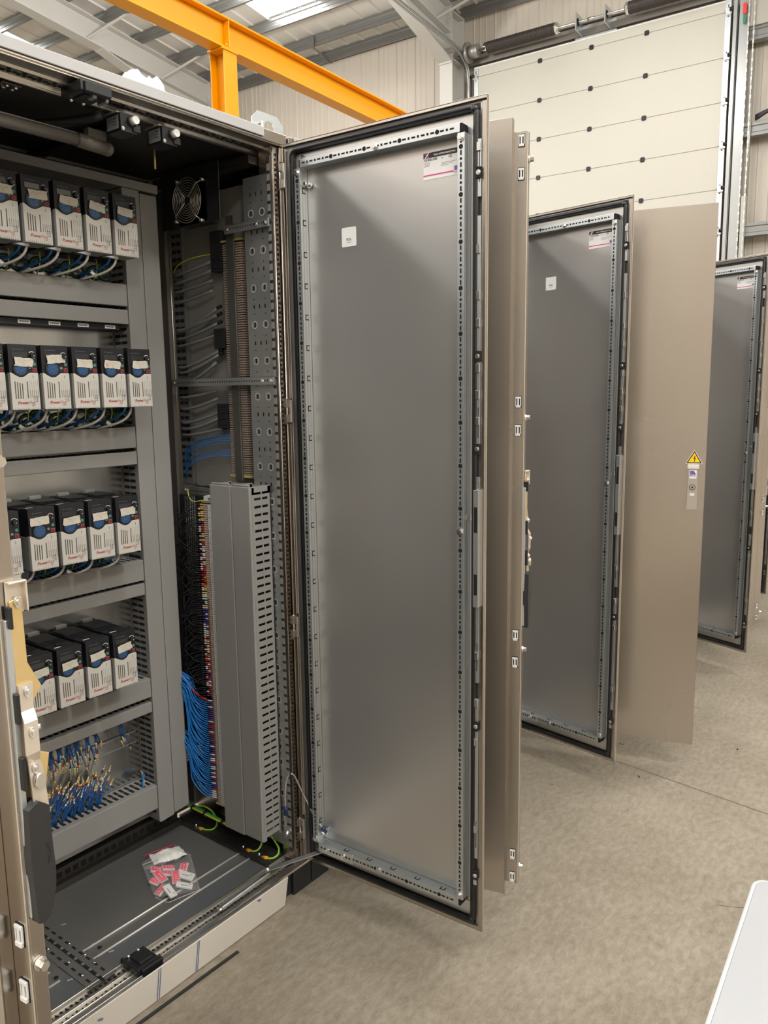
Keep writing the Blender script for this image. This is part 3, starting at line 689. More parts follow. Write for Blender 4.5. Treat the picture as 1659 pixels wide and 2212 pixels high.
# ------------------------------------------------------------------ motor drives
def make_drive():
    root = empty('motor_drive', (0, 0, 0), 'x', 'motor drive', 'motor drives in four rows')
    h = .0345
    b = MB(); b.box(-h+.0015, h-.0015, .004, .165, .084, .150, 0); b.box(-h, h, .0, .030, .086, .152, 0)
    b.box(-h+.003, h-.003, .04, .175, .004, .148, 0)
    for k in range(9): b.box(-h+.006+k*.007, -h+.0085+k*.007, .06, .16, .150, .1512, 1)
    b.box(-.012, .008, .040, .052, .1515, .1535, 0); b.box(-.030, .030, .10, .165, .150, .153, 0)
    b.build('housing', [BLK2, HOLE], root, .0018, 2)
    t = MB(); t.box(-.026, -.008, .022, .027, .152, .1526, 0); t.build('status_window', [mat('status_pink', (.75, .62, .58), .3)], root)
    f = MB(); f.box(-.016, .016, .168, .1745, -.008, .160, 0); f.build('mounting_foot', GALV, root)
    c = MB(); out = [(-h, .0), (h, .0), (h, .0865)]
    for k in range(13):
        t_ = k/12; out.append((.0150-.0465*t_, .0865-.0098*math.sin(math.pi*t_)**1.3))
    out.append((-h, .087))
    # front skin as a fan of quads so the curved edge stays clean
    c.prism(out, 1, -.002, .012, 0)
    c.box(-h-.0004, -h+.004, .006, .062, .001, .083, 1); c.box(h-.004, h+.0004, .006, .062, .001, .083, 1); c.box(-h+.002, h-.002, .006, .062, .0, .004, 1)
    for k in range(12): c.box(-h+.006+k*.005, -h+.0085+k*.005, -.0035, -.001, .0005, .0062, 0)
    c.build('front_cover', [DRV, DRVS], root, .0015, 2)
    s = MB(); y = -.0023
    for k, (zt) in enumerate((.066, .0645, .063, .0615)): s.box(-.0255+k*.0058, -.0232+k*.0058, y, y+.0006, .026, zt, 0)
    s.box(.0040, .0063, y, y+.0006, .027, .066, 0)
    for k in range(5): s.box(.0105+k*.0050, .0120+k*.0050, y, y+.0006, .028, .046, 1); s.box(.0108+k*.0050, .0117+k*.0050, y, y+.0006, .046, .069, 2)
    s.box(.0205, .0215, y, y+.0006, .0735, .081, 0)
    s.build('vent_slots', [DRVD, mat('groove_mid', (.25, .23, .20), .7), mat('groove_light', (.44, .42, .38), .7)], root)
    w = MB(); w.text('Power', plane_M((-.0215, -.0024, .0135), (1, 0, 0), (0, 0, 1)), .0098, 0, .0002, .25, .0002); w.text('Flex', plane_M((.0052, -.0024, .0135), (1, 0, 0), (0, 0, 1)), .0098, 1, .0002, .25)
    w.text('525', plane_M((.0125, -.0024, .0085), (1, 0, 0), (0, 0, 1)), .0052, 1, .0002, .2)
    for k in range(4): w.box(.0265, .0285, -.0026, -.002, .0185+k*.0038, .0205+k*.0038, 2); w.box(.0185, .0250, -.0025, -.002, .0188+k*.0038, .0195+k*.0038, 2)
    w.build('lettering', [REDT, mat('red_letters_pale', (.50, .22, .20), .5), INK], root)
    k_ = MB(); k_.prism([(-.0085+.0186*math.cos(2*math.pi*j/28), 0.0960+.0186*math.sin(2*math.pi*j/28)) for j in range(28)], 1, -.0030, .002, 2)
    k_.disc((-.0085, -.0032, .0960), (0, -1, 0), .0145, 28, 0)
    for a in (45, 135, 225, 315):
        d = Vector((math.cos(R(a)), 0, math.sin(R(a)))); q = Vector((-d.z, 0, d.x))*.00035; o_ = Vector((-.0085, -.0034, .0960))
        k_.poly([o_+d*.0052-q, o_+d*.0146-q, o_+d*.0146+q, o_+d*.0052+q], 1)
    k_.disc((-.0085, -.0034, .0960), (0, -1, 0), .0054, 20, 1); k_.disc((-.0085, -.0036, .0960), (0, -1, 0), .0046, 20, 0)
    for a in (0, 90, 180, 270): k_.rect((-.0085+.010*math.cos(R(a)), -.0036, .0960+.010*math.sin(R(a))), (0, -1, 0), .0030, .0011, 1)
    k_.build('keypad', [KEYB, KEYL, BLK], root)
    d = MB(); d.box(-.027, .010, -.0012, .002, .122, .1345, 0); d.build('display', DISP, root)
    lg = MB(); lg.box(-.024, -.0205, -.0006, 0, .139, .142, 0); lg.box(-.018, .002, -.0006, 0, .1395, .1412, 0); lg.build('maker_mark', mat('mark_dim', (.09, .095, .10), .5), root)
    kn = MB(); kn.cyl((.0225, .002, .127), (.0225, -.009, .127), .0066, 18, 0); kn.ball((.0232, -.0092, .1255), .0013, 1)
    for j in range(14):
        a0, a1 = R(-70+j*15), R(-70+(j+1)*15)
        kn.poly([(.0225+q*math.cos(a), -.0004, .127+q*math.sin(a)) for q, a in ((.0094, a0), (.0094, a1), (.0080, a1), (.0080, a0))], 1)
    kn.build('speed_knob', [BLK, FERW], root)
    g = MB(); g.cyl((.0265, .001, .1070), (.0265, -.0015, .1070), .0040, 14, 0); g.build('start_button', GRN, root)
    g = MB(); g.cyl((.0150, .001, .0985), (.0150, -.0012, .0985), .0032, 12, 0); g.build('reset_button', GREYB, root)
    g = MB(); g.box(.0215, .0315, -.0012, .001, .0885, .0985, 1); g.box(.0230, .0300, -.0016, .001, .0900, .0970, 0); g.disc((.0265, -.0018, .094), (0, -1, 0), .0025, 12, 0); g.build('stop_button', [REDB, REDL], root, .0008, 1)
    return root
drv = make_drive(); dtree = tree_of(drv)
def add_tape(root, seed, cx, cz, w=.046, h=.021, a=0, pink=False):
    rnd = random.Random(seed); M = MB()
    T = Matrix.Translation((cx, -.0046, cz)) @ Matrix.Rotation(R(a), 4, 'Y')
    n = 6; top = [(-w/2+w*k/n, h/2+rnd.uniform(-.0008, .0008)) for k in range(n+1)]; bot = [(w/2-w*k/n, -h/2+rnd.uniform(-.0008, .0008)) for k in range(n+1)]
    e = rnd.uniform(-.004, .004); f = rnd.uniform(-.004, .004)
    out = top+[(w/2+e, h*.2), (w/2+e*.4, -h*.1)]+bot+[(-w/2+f, -h*.25), (-w/2+f*.5, h*.2)]
    M.T = T; M.prism(out[::-1], 1, -.0003, .0003, 0)
    for ln in range(3):
        x = -w*.32+ln*w*.13; z = h*.20-ln*h*.24
        for k in range(int((8, 3, 2)[ln])):
            q = [(x+rnd.uniform(0, .003), -.0004, z+rnd.uniform(-.0016, .0022)) for _ in range(4)]
            for u, v in zip(q, q[1:]):
                u, v = Vector(u), Vector(v); d = (v-u)
                if d.length < 1e-5: continue
                s_ = d.normalized().cross(Vector((0, 1, 0)))*.00022
                M.poly([u-s_, v-s_, v+s_, u+s_], 1)
            x += .0038
    if pink: M.disc((-w*.36, -.0006, -h*.1), (0, -1, 0), .0042, 12, 2)
    M.build('tape_label', [TAPE, mat('pencil', (.30, .28, .26), .8) if 'pencil' not in bpy.data.materials else bpy.data.materials['pencil'], bpy.data.materials.get('tape_pink') or mat('tape_pink', (.75, .35, .30), .7)], root, label='torn handwritten masking tape label')
ROWS = [('top', 1.8185, -.2371, 5, [(-.0015, .1085, 4), (-.001, .1075, 8), (.001, .1085, 4), (.002, .1085, -2), (.001, .108, 2)]),
        ('second', 1.432, -.2205, 6, [(-.000, .1095, -2), (-.004, .1085, 3), (-.003, .110, 2), (.000, .119, -4), (-.002, .110, 3), (0, .11, 0)]),
        ('third', 1.0435, -.2858, 5, [(-.002, .1125, -4), (-.004, .110, -2), (-.003, .1095, -4), (-.008, .120, -3), None]),
        ('bottom', .6790, -.3212, 4, [(-.001, .109, -8), (-.003, .108, -6), (-.002, .1065, -4), (-.004, .108, -5)])]
first = True
DR = []
for rn, zb, xr, n, tp in ROWS:
    for k in range(n):
        x = xr-.0345-.0803*k-(.011 if (rn == 'third' and k == 4) else 0)
        which = 'rightmost' if k == 0 else (ORD[k]+' from the right')
        lab = f'black and cream motor drive, {which} in the {rn} drive row'
        if first: r = drv; r.location = (x, .28, zb); r['label'] = lab; first = False
        else: r = dup(drv, (x, .28, zb), lab, None, dtree)
        if tp[k]: add_tape(r, k*7+int(zb*100), tp[k][0], tp[k][1]+.001, .044 if k != 3 else .047, .020, tp[k][2], pink=(rn == 'second' and k == 1))
        DR.append((rn, k, x, zb))
        if rn == 'top' and k in (2, 3):
            d = MB(); d.box(-.027, .009, -.0018, -.0012, .1225, .134, 0); d.build('display_reflection', DISPG, r)  # pale overlay paints a reflection onto the dark display
        if rn == 'third' and k == 4:
            c = MB(); c.box(-.0345, .040, -.002, .05, -.024, .004, 0); c.disc((.037, -.0026, -.006), (0, -1, 0), .0105, 18, 1); c.build('lower_cover', [DRV, BLK], r, .002, 2)
# ------------------------------------------------------------------ cables under the drives
for rn, k, x, zb in DR:
    xl = x-.0345; rr = random.Random(int(x*1000)); pos = ('rightmost' if k == 0 else ORD[k]+' from the right')
    low = .055 if rn in ('top', 'second') else .045
    if rn != 'bottom':
        M = MB((xl, .4, zb-low)); M.tube(bez((xl+.015, .300, zb+.004), (xl+.012, .296, zb-.034), (xl-.012, .315, zb-low*.82), (xl-.048, .372, zb-low*1.02), 10), .0032, 8)
        if (k+len(rn)) % 3 == 0: M.T = Matrix.Translation((xl-.026, .350, zb-low*.80)) @ Matrix.Rotation(R(-55), 4, 'Y'); M.box(-.004, .004, -.008, -.0045, -.010, .010, 1)
        o = M.build('white_cable', [WHTW, PAPER], None); o.location = (xl, .4, zb-low); tag(o, f'white cable curving down from the {pos} drive of the {rn} row', 'cable', 'white drive cables')
        M = MB((xl, .4, zb-low))
        for j in range(3): M.tube(bez((xl+.001+j*.0024, .306+j*.001, zb+.004), (xl-.002+j*.002, .306, zb-.026), (xl-.018+j*.003, .345, zb-low*.62), (xl-.042, .392, zb-low*.80-.003*j), 9), .0014, 6)
        o = M.build('blue_wires', BLUED, None); o.location = (xl, .4, zb-low); tag(o, f'blue wires curving down from the {pos} drive of the {rn} row', 'wires', 'blue drive wires')
        if rn == 'top':
            M = MB((xl, .3, zb-.006)); M.poly([(xl-.022, .296, zb-.004), (xl+.008, .294, zb-.007), (xl+.008, .294, zb+.001)]); M.box(xl+.002, xl+.018, .296, .300, zb-.006, zb+.0, 0)
            o = M.build('cable_tag', WHT, None); o.location = (xl, .3, zb-.006); tag(o, f'small white tag under the {pos} drive of the top row', 'tag', 'white cable tags')
    M = MB((x, .42, zb-.05))
    for j in range(2):
        cx = x-.012+j*.03+rr.uniform(-.006, .006); cz = zb-.026+rr.uniform(-.008, .006)
        M.tube([(cx+.017*math.cos(t), .405+.012*math.sin(t*.5), cz+.015*math.sin(t)) for t in [2*math.pi*q/14 for q in range(13)]], .0052, 8)
    M.tube(bez((x+.02, .42, zb+.01), (x+.02, .41, zb-.03), (x-.02, .41, zb-.02), (x-.035, .42, zb-.052), 8), .0042, 8)
    M.tube(bez((x-.015, .40, zb+.01), (x-.012, .39, zb-.02), (x-.018, .40, zb-.04), (x-.016, .42, zb-.055), 6), .0016, 6, 1)
    o = M.build('green_cable_coil', [GRNW, EARTHY], None); o.location = (x, .42, zb-.05); tag(o, f'dark green cable loop behind the {pos} drive of the {rn} row', 'cable', 'dark green cable loops')
# ------------------------------------------------------------------ blue wire tails
def wire_bundle(x, y, z, up, lean, n, seed, label, spread=.019):
    rr = random.Random(seed); L = (x, y, z); r = empty('wire_bundle', L, label, 'wire bundle', 'blue wire tails with ferrules')
    s = 1 if up else -1
    for k in range(n):
        h = rr.uniform(.042, .100); dx = rr.uniform(-spread, spread); dy = rr.uniform(-.012, .004)
        a = Vector(((k-n/2)*.0017, rr.uniform(-.002, .002), 0)); tip = Vector((dx+lean*h, dy, s*h))
        M = MB(); P = bez(a, a+Vector((0, 0, s*h*.35)), tip-Vector((dx*.5+lean*h*.4, 0, s*h*.4)), tip, 6); M.tube(P, .0014, 6)
        w = M.build('wire', BLUED, r)
        d = (P[-1]-P[-2]).normalized(); d = (d+Vector((rr.uniform(-.3, .3), rr.uniform(-.2, .2), rr.uniform(-.2, .2)))).normalized()
        e = P[-1]; M = MB(); c = rr.choice([1, 2, 2, 1, 3])
        M.cyl(e-d*.003, e+d*.003, .0024, 8, c); M.cyl(e+d*.004, e+d*.010, .0021, 8, 0); M.tube([e+d*.010, e+d*.018], [.0014, .0008], 6, 0)
        M.build('ferrule', [FERY, FERR, FERW, BLK], w)
    M = MB(); q = Vector((lean*.02, 0, s*.022)); M.tube([(q.x+(.0016*n/2+.001)*math.cos(t), q.y+.004*math.sin(t), q.z) for t in [2*math.pi*j/12 for j in range(13)]], .0013, 6); M.build('cable_tie', BLK, r)
UB = [(-.60, 10), (-.572, 10), (-.545, 10), (-.517, 9), (-.490, 10), (-.462, 9), (-.436, 9), (-.405, 8), (-.300, 5), (-.380, 8)]
for k, (x, n) in enumerate(UB): wire_bundle(x, .418, .531, False, .0 if k != 8 else .25, n, 40+k, f'blue wire bundle hanging from the narrow duct, {ORD[k]} counted from the lever side' if k < 8 else ('small blue wire bundle hanging alone at the right' if k == 8 else 'blue wire bundle with red markers hanging left of the lone bundle'))
LBN = [(-.60, 10), (-.572, 11), (-.545, 10), (-.520, 10), (-.490, 11), (-.463, 10), (-.438, 11), (-.410, 10), (-.383, 9)]
for k, (x, n) in enumerate(LBN): wire_bundle(x, .418, .2965, True, .35, n, 80+k, f'blue wire bundle rising from the slotted duct, {ORD[k]} counted from the lever side')
L = (-.4, .45, .38); r = empty('din_rail', L, 'pale metal rail behind the blue wire tails', 'rail')
M = MB(L); M.box(-1.0, -.225, .449, .454, .425, .455, 0); M.box(-1.0, -.225, .446, .449, .421, .424, 1); M.box(-1.0, -.225, .446, .449, .456, .459, 1); bolt(M, (-.262, .449, .44), (0, -1, 0), .005, .003, 1); M.build('rail', [PLATE, GALV], r)
# white and blue cables at the right end of the lowest duct
for k in range(6):
    M = MB((-.23, .40, .30)); M.tube(bez((-.214-.0015*k, .452-.006*k, .322), (-.218-.003*k, .440-.006*k, .316), (-.224-.004*k, .425-.004*k, .308), (-.224-.0045*k, .415-.004*k, .286), 7), .0023, 7)
    c = k > 3
    o = M.build('blue_wire' if c else 'white_cable', BLUEW if c else WHTW, None); o.location = (-.23, .40, .30); tag(o, 'thin blue wire bending into the right end of the lowest duct' if c else 'white cable bending into the right end of the lowest duct', 'wire' if c else 'cable', 'blue wires at the duct end' if c else 'white cables at the duct end')
# ------------------------------------------------------------------ terminal strips
def terminal_strip(z0, z1, y0, y1, label, white, dark, dx=0):
    L = Vector((-.05+dx, (y0+y1)/2, z0)); r = empty('terminal_strip', L, label, 'terminal strip')
    M = MB(L); M.box(-.045+dx, -.037+dx, y0+.01, y1-.01, z0-.012, z1+.012, 0); M.build('din_rail', GALV, r)
    P = .0065; N = int((z1-z0)/P)
    M = MB(); w = y1-y0
    M.box(-.020, .004, -w/2, w/2, 0, P*.66, 0)
    M.box(-.0204, -.020, w/2-.030, w/2-.018, P*.2, P*.7, 1); M.box(-.0204, -.020, -w/2+.030, -w/2+.040, P*.2, P*.7, 1)
    M.box(-.020, .004, w/2-.001, w/2+.0004, P*.25, P*.65, 1)
    t0 = M.build('terminal_block', [TERML if white else TERM, TERMD], r); t0.location = (0, 0, 0)
    for k in range(1, min(100, N)):
        q = t0.copy(); COL.objects.link(q); q.parent = r; q.location = (0, 0, P*k)
    if N > 100:
        M = MB()
        for k in range(N-100):
            z = P*(100+k); M.box(-.020, .004, -w/2, w/2, z, z+P*.66, 0); M.box(-.0204, -.020, w/2-.030, w/2-.018, z+P*.2, z+P*.7, 1)
        q = M.build('terminal_blocks', [TERML if white else TERM, TERMD], r); q['kind'] = 'stuff'
    if white:
        M = MB(L); z = z0; k = 0
        while z < z1-.01:
            M.box(-.0735, -.070, y0-.008, y0+.0135, z, z+.0185, 0)
            for j in range(3): M.box(-.0738, -.0735, y0+.004, y0+.009, z+.003+j*.006, z+.0045+j*.006, 1)
            z += .0195; k += 1
        M.build('marker_strip', [FERW, GREYB], r)
    for zz in (z0-.006, z1+.001):
        M = MB(L); M.box(-.072+dx, -.046+dx, y0-.002, y1+.004, zz, zz+.005, 0); M.build('end_plate', TERMY, r)
    return r
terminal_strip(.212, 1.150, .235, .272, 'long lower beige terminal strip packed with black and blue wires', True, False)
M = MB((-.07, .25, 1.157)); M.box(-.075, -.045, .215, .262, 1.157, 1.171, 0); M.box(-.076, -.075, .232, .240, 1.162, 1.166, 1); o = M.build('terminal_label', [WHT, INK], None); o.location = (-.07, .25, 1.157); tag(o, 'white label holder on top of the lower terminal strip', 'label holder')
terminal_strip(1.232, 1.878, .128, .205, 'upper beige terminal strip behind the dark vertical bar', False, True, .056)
M = MB((-.085, .10, 1.225)); M.box(-.0205, -.0165, .152, .182, 1.217, 1.945, 0); M.box(-.021, -.0205, .152, .1535, 1.217, 1.945, 1); o = M.build('vertical_bar', [mat('bar_dark', (.10, .098, .09), .45, .5), EDGE], None); o.location = (-.085, .10, 1.225); tag(o, 'dark vertical metal bar in front of the upper terminal strip', 'bar')
for k, (z, h) in enumerate(((1.86, .11), (1.62, .055), (1.40, .07))):
    M = MB((-.045, .18, z)); M.box(-.012, .016, .212, .258, z-h/2, z+h/2, 0)
    for j in range(4): M.box(-.0125, -.012, .218, .252, z-h/2+.006+j*h/4, z-h/2+.010+j*h/4, 1)
    o = M.build('relay', [BLK2, HOLE], None, .002, 1); o.location = (-.045, .18, z); tag(o, f'black relay beside the upper terminal strip, {("highest", "middle", "lowest")[k]} of three', 'relay', 'black relays on the right wall')
# black wires to the lower strip
nb = 90
for k in range(nb):
    rr = random.Random(900+k); z = 1.143-k*.0066+rr.uniform(-.0012, .0012); dr_ = rr.uniform(.0, 1.)
    M = MB((0, 0, z)); e = rr.choice((-1, -1, -1, .6)) if k > 8 else -1
    M.tube(bez((-.0745, .291, z), (-.092-rr.random()*.010, .306+rr.random()*.012, z+.002), (-.092+dr_*.012, .325+dr_*.02, z+e*(.006+rr.random()*.016)), (-.062-rr.random()*.030, .372+rr.random()*.022, z+e*(.035+rr.random()*.05)), 9), .0016, 6)
    o = M.build('black_wire', BLKW, None); o.location = (0, 0, z); tag(o, 'thin black wire looping into the lower terminal strip', 'wire', 'black wires at the lower terminal strip')
    zone = [(8, (FERY, FERY, FERO)), (18, (FERR, FERB, FERY)), (30, (FERW, FERR, FERW)), (38, (FERR, FERR, FERO)), (48, (FERY, FERW, FERY)), (60, (FERB, FERW, FERB)), (72, (FERO, FERR, FERW)), (95, (FERR, FERB, FERW, FERR))]
    cc = next(m_ for lim, m_ in zone if k < lim)
    M = MB((0, 0, z)); M.cyl((-.0690, .274, z), (-.0715, .2825, z), .0023, 7, 0); M.cyl((-.0718, .2835, z), (-.0742, .2905, z), .0021, 7, 1); M.build('wire_marker', [rr.choice(cc), rr.choice(cc+(BLKW, FERW))], o)
M = MB((-.04, .39, .55))
for j in range(9): M.tube([(-.034-.008*(j % 3), .355+.010*(j//3), 1.16), (-.036-.008*(j % 3), .360+.009*(j//3), .85), (-.04-.007*(j % 3), .36+.010*(j//3), .56)], .0042, 7)
o = M.build('black_wire_loom', BLKW, None); o.location = (-.04, .39, .55); tag(o, 'vertical loom of black wires beside the tall grey duct', 'wire loom')
M = MB((-.07, .3, .55))
for j in range(3): M.tube(bez((-.0745, .291, .546-j*.003), (-.095, .32, .548), (-.10, .365, .60), (-.10, .42, .655-j*.004), 10), .0017, 6)
o = M.build('red_wires', REDW, None); o.location = (-.07, .3, .55); tag(o, 'red wires curving under the black wires', 'wires')
for k in range(48):
    z = .540-k*.0067; rr = random.Random(500+k)
    src = .605 if k < 12 else (.560 if k < 24 else (.415 if z < .335 else .585))
    s2 = src+rr.uniform(-.022, .018); ox = -.084-.0032*(k % 6)+rr.uniform(-.001, .001); oy = .340+.0036*(k//6)-(.012 if src < .5 else 0)
    hi = min(z+.055+rr.uniform(-.01, .02), s2-.035)
    M = MB((0, 0, z)); P = bez((-.0745, .291, z), (-.080, .306, z-.001), (ox+.006, .326, z+.004), (ox, oy, max(hi, z+.02)), 7)
    P += bez((ox, oy, max(hi, z+.02)+.004), (ox, oy+.002, s2-.012), (ox-.004, oy+.02, s2), (-.098-rr.random()*.012, .43, s2+.010), 8)
    M.tube(P, .0018, 6)
    o = M.build('blue_wire', BLUEW, None); o.location = (0, 0, z); tag(o, 'blue wire sweeping from behind the tall duct into the lower terminal strip', 'wire', 'blue wires at the lower terminal strip')
    M = MB((0, 0, z)); M.cyl((-.0690, .274, z), (-.0740, .2895, z), .0023, 7, 0); M.build('wire_marker', rr.choice([FERW, FERB, FERB, FERW, FERR]), o)
for k in range(5):
    M = MB((-.08, .4, .30)); M.tube(bez((-.125, .45, .335-k*.011), (-.10, .42, .345-k*.011), (-.09, .38, .365-k*.009), (-.075, .33, .385-k*.007), 6), .0030, 7)
    o = M.build('white_cable', WHTW, None); o.location = (-.08, .4, .30); tag(o, 'white cable rising behind the blue wires near the tray', 'cable', 'white cables behind the blue wires')
# grey cables, upper right wall
zs = [(555, .004, 0), (574, .003, 0), (596, .001, 0), (617, .004, 0), (656, .03, 1), (671, .012, 1), (689, .014, 1), (713, .006, 1), (749, .020, 1), (757, .024, 1), (775, .03, 0), (838, .0, 0), (855, .01, 0), (883, .014, 1), (900, .012, 0), (922, .004, 1)]
for k, (py, sag, tip) in enumerate(zs):
    z = 1.868-(py-520)*.001246; L = (-.05, .3, z)
    M = MB(L); y1 = .188 if tip else .205
    y1 += .058; z = 1.464+(z-1.464)*1.034
    M.tube(bez((.003, .440, z-.018-sag*1.2), (-.012, .405, z-.022-sag*1.5), (-.012, .32, z-.012-sag), (-.004, y1, z), 10), .0046, 8)
    if tip: M.cyl((-.004, y1+.001, z), (-.004, y1-.014, z+.003), .0052, 8, 1)
    o = M.build('grey_cable', [GRYW, BLKW], None); o.location = L
    tag(o, f'grey round cable crossing to the upper terminal strip, {ORD[k] if k < 12 else ("thirteenth", "fourteenth", "fifteenth", "sixteenth")[k-12]} from the top', 'cable', 'grey cables on the upper right wall')
for k in range(7):
    z = 1.345-k*.008-(.012 if k > 3 else 0); L = (-.05, .3, z); M = MB(L)
    M.tube(bez((.001, .432, z-.080), (-.012, .420, z-.025), (-.012, .34, z-.008), (-.004, .212, z), 10), .0014, 6)
    o = M.build('blue_wire', BLUEW, None); o.location = L; tag(o, 'fine blue wire fanning out below the grey cables', 'wire', 'fine blue wires on the right wall')
M = MB((-.05, .3, 1.84)); M.tube(bez((.002, .440, 1.815), (-.012, .43, 1.850), (-.012, .33, 1.860), (-.004, .205, 1.853), 10), .0016, 6); o = M.build('earth_wire', EARTHY, None); o.location = (-.05, .3, 1.84); tag(o, 'thin yellow green wire above the grey cables', 'wire')
M = MB((-.05, .3, 1.14)); M.tube(bez((-.04, .375, 1.18), (-.06, .35, 1.135), (-.07, .31, 1.15), (-.065, .27, 1.157), 8), .0016, 6); o = M.build('earth_wire', EARTHY, None); o.location = (-.05, .3, 1.14); tag(o, 'pale yellow wire at the head of the lower terminal strip', 'wire')
# ------------------------------------------------------------------ fan, lamp, switches, catches
fc = Vector((-.070, .262, 1.988)); r = empty('cooling_fan', fc, 'black cooling fan with round wire guard under the roof', 'fan')
M = MB(fc); M.box(-.066, -.030, .200, .322, 1.927, 2.047, 0); M.box(-.066, -.062, .150, .395, 1.925, 2.080, 0); M.build('fan_housing', BLK, r, .004, 2)
M = MB(fc)
for k in range(7): 
    a = 2*math.pi*k/7; c0 = Vector((-.062, .262, 1.988))
    M.poly([c0+Vector((-.006, .018*math.cos(a), .018*math.sin(a))), c0+Vector((-.006, .050*math.cos(a+.15), .050*math.sin(a+.15))), c0+Vector((-.012, .050*math.cos(a+.75), .050*math.sin(a+.75))), c0+Vector((-.012, .018*math.cos(a+.8), .018*math.sin(a+.8)))], 0)
M.cyl((-.066, .262, 1.988), (-.077, .262, 1.988), .020, 20, 0); M.build('fan_blade', BLK2, r)
M = MB(fc)
for k in range(8):
    rad = .014+k*.0064; M.tube([(-.084+.0015*abs(k-7)*.2, fc.y+rad*math.cos(t), fc.z+rad*math.sin(t)) for t in [2*math.pi*j/28 for j in range(29)]], .0011, 6, 0, False)
for a in (50, 140, 230, 320):
    c, s_ = math.cos(R(a)), math.sin(R(a)); M.tube([(-.086, fc.y+.010*c, fc.z+.010*s_), (-.088, fc.y+.058*c, fc.z+.058*s_), (-.078, fc.y+.070*c, fc.z+.070*s_)], .0013, 6)
    M.cyl((-.067, fc.y+.074*c, fc.z+.074*s_), (-.080, fc.y+.074*c, fc.z+.074*s_), .0045, 10)
M.build('wire_guard', mat('guard_wire', (.62, .60, .55), .35, .8), r)
M = MB((-.7, .125, 2.02)); M.cyl((-1.0, .128, 2.022), (-.47, .118, 2.022), .0135, 14, 0); M.cyl((-.50, .118, 2.022), (-.425, .117, 2.018), .0155, 14, 0); M.box(-.475, -.430, .110, .128, 2.022, 2.052, 0); M.box(-.98, -.93, .105, .145, 2.01, 2.05, 0); M.ball((-.425, .117, 2.018), .016, 0, 10)
M.box(-.98, -.48, .117, .123, 2.033, 2.037, 1)
o = M.build('enclosure_light', [TUBE, GREYB], None); o.location = (-.7, .125, 2.02); tag(o, 'long unlit tube light with clear plastic ends under the roof', 'light')
for k, (x, y, nm) in enumerate(((-.448, .028, 'left of two'), (-.336, .030, 'right of two'))):
    L = (x, y, 2.05); r = empty('door_switch', L, f'small black door switch with white push button, {nm}', 'switch', 'door switches under the roof')
    M = MB(L); M.box(x, x+.042, y, y+.055, 2.036, 2.074, 0); M.box(x-.004, x+.046, y+.008, y+.060, 2.074, 2.078, 1); M.box(x+.030, x+.048, y-.004, y+.01, 2.040, 2.055, 0); bolt(M, (x+.006, y, 2.042), (0, -1, 0), .003, .002, 2); M.build('switch_body', [BLK, GALVD, ZINC], r, .001, 1)
    M = MB(L); M.box(x-.0006, x, y+.008, y+.050, 2.042, 2.070, 0)
    for j in range(3): M.box(x-.0009, x-.0006, y+.014, y+.030-.003*j, 2.050+j*.006, 2.0525+j*.006, 1)
    M.build('rating_label', [mat('label_grey', (.30, .32, .34), .5) if k == 0 else bpy.data.materials['label_grey'], INK], r, label='grey printed rating label')
    M = MB(L); M.cyl((x+.028, y, 2.060), (x+.028, y-.018, 2.060), .0085, 16, 0); M.cyl((x+.028, y, 2.060), (x+.028, y-.004, 2.060), .0115, 16, 1); M.build('push_button', [WHT, BLK], r, label='round white push button')
for k, (x, zz, nm) in enumerate(((-.540, 2.083, 'head profile'), (-.545, ZT+.001, 'sill profile'))):
    L = (x, .01, zz); r = empty('door_catch', L, f'black plastic door catch on the {nm}', 'door catch', 'black door catches')
    s_ = 1 if k else -1
    M = MB(L); z0, z1 = sorted((zz-.010*s_, zz+.010*s_)); M.box(x-.030, x+.030, -.018, .045, z0, z1, 0)
    M.box(x-.026, x+.034, -.030, -.016, z0-.002, z1, 0); M.box(x-.018, x+.020, -.008, .030, zz+.010*s_-.001, zz+.014*s_+.001 if s_ > 0 else zz+.010*s_+.001, 0) if s_ > 0 else M.box(x-.018, x+.020, -.008, .030, zz-.014, zz-.009, 0)
    M.box(x-.034, x-.026, -.024, .05, z0, z1+.002, 0)
    if not s_ > 0: M.box(x-.006, x+.004, -.022, .0, zz-.018, zz-.008, 1); M.box(x+.030, x+.038, -.012, .02, zz-.016, zz+.006, 1)
    M.build('catch_body', [BLK, GREYB], r, .003, 2)
    M = MB(L)
    for j in range(2): M.ball((x-.018+j*.028, .038, zz+.012*s_), .005, 0, 8)
    M.build('catch_screws', ZINC, r)
# black and grey harness along the roof
M = MB((-.4, .3, 2.06)); M.tube(bez((-.47, .06, 2.07), (-.50, .12, 2.05), (-.56, .20, 2.055), (-.70, .30, 2.045), 10), .010, 8); M.tube(bez((-.70, .30, 2.045), (-.80, .36, 2.03), (-.86, .40, 2.03), (-.95, .42, 2.04), 8), .011, 8)
o = M.build('cable_harness', BLK, None); o.location = (-.4, .3, 2.06); tag(o, 'black cable harness running back under the roof', 'cable harness')
